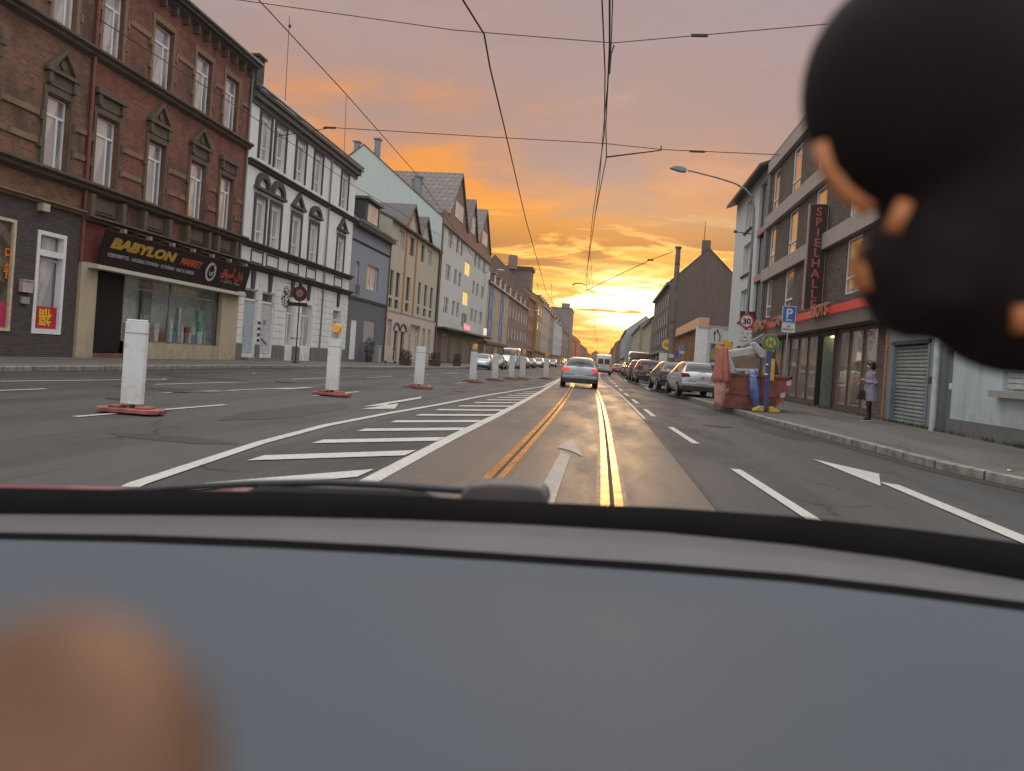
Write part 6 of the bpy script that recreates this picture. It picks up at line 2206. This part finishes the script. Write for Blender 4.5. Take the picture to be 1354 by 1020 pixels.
# ------------------------------------------------------------------ the car the photo is taken from
P = thing('car', 'foreground car seen from inside: blue-grey dashboard and black windscreen edge', 'car', (0, 0, 0))
XS = [-120, 0, 175, 350, 525, 700, 875, 1050, 1200, 1354, 1500]
def row(vals, Y):
    return [AY(x_, v, Y) for x_, v in zip(XS, vals)]
e0 = [644, 645, 648, 650, 655, 664, 671, 683, 699, 719, 745]
e1 = [678, 679, 680, 682, 686, 693, 703, 720, 740, 767, 800]
e2 = [703, 704, 707, 713, 722, 734, 745, 759, 776, 796, 825]
e3 = [712, 714, 718, 725, 734, 745, 757, 771, 789, 809, 838]


def bands(name, mat, rows, sm=True):
    m = MB(); n = len(rows[0])
    vs = [p for r_ in rows for p in r_]
    fs = [(j * n + i, j * n + i + 1, (j + 1) * n + i + 1, (j + 1) * n + i) for j in range(len(rows) - 1) for i in range(n - 1)]
    return m.add(vs, fs).build(name, mat, P, smooth=sm)


dash_m, n, b = pbsdf('soft blue grey dashboard')
n.put(b.inputs['Base Color'], n.mix(n.noise(vtex(n), 3, 3), (.054, .065, .079), (.065, .076, .091)))
b.inputs['Roughness'].default_value = .62
b.inputs['Specular IOR Level'].default_value = .22
bump(n, b, n.noise(vtex(n), 700, 2), .2, .0004)
strip_m = plain('grey dashboard strip', (.082, .078, .085), .5, var=.06, spec=.3)
frit = plain('black windscreen edge', (.0045, .004, .004), .9, spec=.05)
dn = lambda r_, d, dy=0: [p + Vector((0, dy, -d)) for p in r_]
bands('windscreen_edge', frit, [dn(row(e0, 1.04), .25, .08), dn(row(e0, 1.04), .012, .03), row(e0, 1.02), row(e1, .96), dn(row(e1, .955), .02)])
bands('dashboard_strip', strip_m, [dn(row(e1, .955), .02), row([v + 1.5 for v in e1], .945), row([(a + c) / 2 for a, c in zip(e1, e2)], .90), row(e2, .86)])
bands('dashboard_seam', frit, [row(e2, .8595), dn(row([(a+c)/2 for a,c in zip(e2,e3)], .85), .002), row(e3, .8405)])
rws = [row(e3, .840), row([v + 1 for v in e3], .838)]
for k in range(1, 9):
    t = k / 8
    rws.append(row([v + (1200 - v) * t ** 1.3 for v in e3], .838 / (1 + 1.9 * t ** 1.3)))
bands('dashboard', dash_m, rws)
red_p = plain('red car paint', (.12, .012, .014), .4, coat=.3, var=.05)
for px_, Y in (([(-120, 641), (0, 640.5), (100, 642), (178, 645), (195, 652)], 1.45), ([(285, 648), (310, 645), (380, 646), (440, 649), (520, 656)], 1.45)):
    top = [AY(a, b_, Y) for a, b_ in px_]
    m = MB(); n_ = len(top)
    vs = top + [p + Vector((0, .12, -.02)) for p in top] + [p + Vector((0, -.06, -.02)) for p in top] + [p + Vector((0, -.06, -.10)) for p in top]
    fs = []
    for i in range(n_ - 1):
        fs += [(i, i + 1, n_ + i + 1, n_ + i), (2 * n_ + i, 2 * n_ + i + 1, i + 1, i), (3 * n_ + i, 3 * n_ + i + 1, 2 * n_ + i + 1, 2 * n_ + i)]
    m.add(vs, fs).build('bonnet', red_p, P, smooth=False)
wp = MB().tube([AY(a, b_, 1.18) for a, b_ in ((150, 652), (230, 645), (330, 640), (430, 638), (520, 642), (600, 648), (640, 650))], .006, 8)
w_o = wp.build('wiper', trimb, P, smooth=True)
bl_ = [AY(a, b_, 1.15) for a, b_ in ((608, 664), (612, 648), (622, 640), (650, 637), (690, 639), (716, 643), (724, 652), (726, 668))]
MB().prism([(p.x, p.z) for p in bl_], 'y', 1.14, 1.20).build('wiper_cap', plain('grey rubber', (.085, .075, .072), .5), w_o, bevel=.006)
bb_ = [AY(a, b_, 1.18) for a, b_ in ((330, 648), (345, 642), (560, 650), (590, 662))]
MB().prism([(p.x, p.z) for p in bb_], 'y', 1.17, 1.22).build('wiper_blade', plain('worn rubber', (.06, .058, .058), .5), w_o)

# dark holder with round head hanging behind the windscreen
P = thing('mirror_mount', 'big dark out-of-focus rear-view mirror holder filling the top right corner', 'rear-view mirror', tuple(AY(1260, 200, .34)))
org = Vector(P.location)
YM = .34


def EL(m, x_, y_, rx, ry, Y=YM, d=.035):
    c_ = AY(x_, y_, Y) - org
    k = Y / FPX * 1.0
    m.ell(c_, (rx * k, d, ry * k), 26, 18)


m = MB()
EL(m, 1236, 118, 160, 160, d=.045)
EL(m, 1300, 225, 105, 110); EL(m, 1345, 130, 130, 210); EL(m, 1420, 330, 190, 150); EL(m, 1250, 355, 108, 86); EL(m, 1300, 300, 110, 120); EL(m, 1350, 400, 110, 92); EL(m, 1215, 395, 55, 52)
melt(m, 'housing', plain('matt black holder', (.013, .0095, .009), .85, spec=.15), P, .004, 6)
om = plain('orange glint colour', (.40, .14, .045), .5)  # solid orange strips standing in for glints on the holder
for pts in ([(1083, 190), (1094, 225), (1118, 255), (1150, 278)], [(1197, 268), (1188, 288), (1178, 306)], [(1136, 322), (1133, 352), (1142, 385)], [(1350, 405), (1349, 440)]):
    MB().tube([AY(a, b_, YM - .03) - org for a, b_ in pts], .0032, 8).build('orange_glint', om, P, smooth=True)
MB().tube([AY(1330, 60, YM) - org, AY(1400, -60, YM + .12) - org, AY(1440, -200, YM + .3) - org], .012, 10).build('stalk', trimb, P)

# made-up tan solid standing in for a soft orange patch, taken for a fingertip
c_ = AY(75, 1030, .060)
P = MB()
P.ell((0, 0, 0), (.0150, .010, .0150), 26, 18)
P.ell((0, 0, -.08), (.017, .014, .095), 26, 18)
o = melt(P, 'fingertip_standin', plain('tan stand-in', (.155, .085, .053), .85, var=.4, scale=45, spec=.15), None, .003, 4)
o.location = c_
tag(o, 'blurred tan rounded stand-in for a fingertip at the lower left, very close to the lens', 'fingertip_standin')

# ------------------------------------------------------------------ thin evening haze
hm = bpy.data.materials.new('haze')
hm.use_nodes = True
ht = hm.node_tree
ht.nodes.clear()
pv_ = ht.nodes.new('ShaderNodeVolumePrincipled')
pv_.inputs['Color'].default_value = (1.0, .82, .62, 1)
pv_.inputs['Density'].default_value = 0.00018
pv_.inputs['Anisotropy'].default_value = 0.75
ho = ht.nodes.new('ShaderNodeOutputMaterial')
ht.links.new(pv_.outputs[0], ho.inputs['Volume'])
hz = MB().box(-1520, 1520, -220, 1320, -1.1, 45).build('haze', hm, None)
tag(hz, kind='stuff')
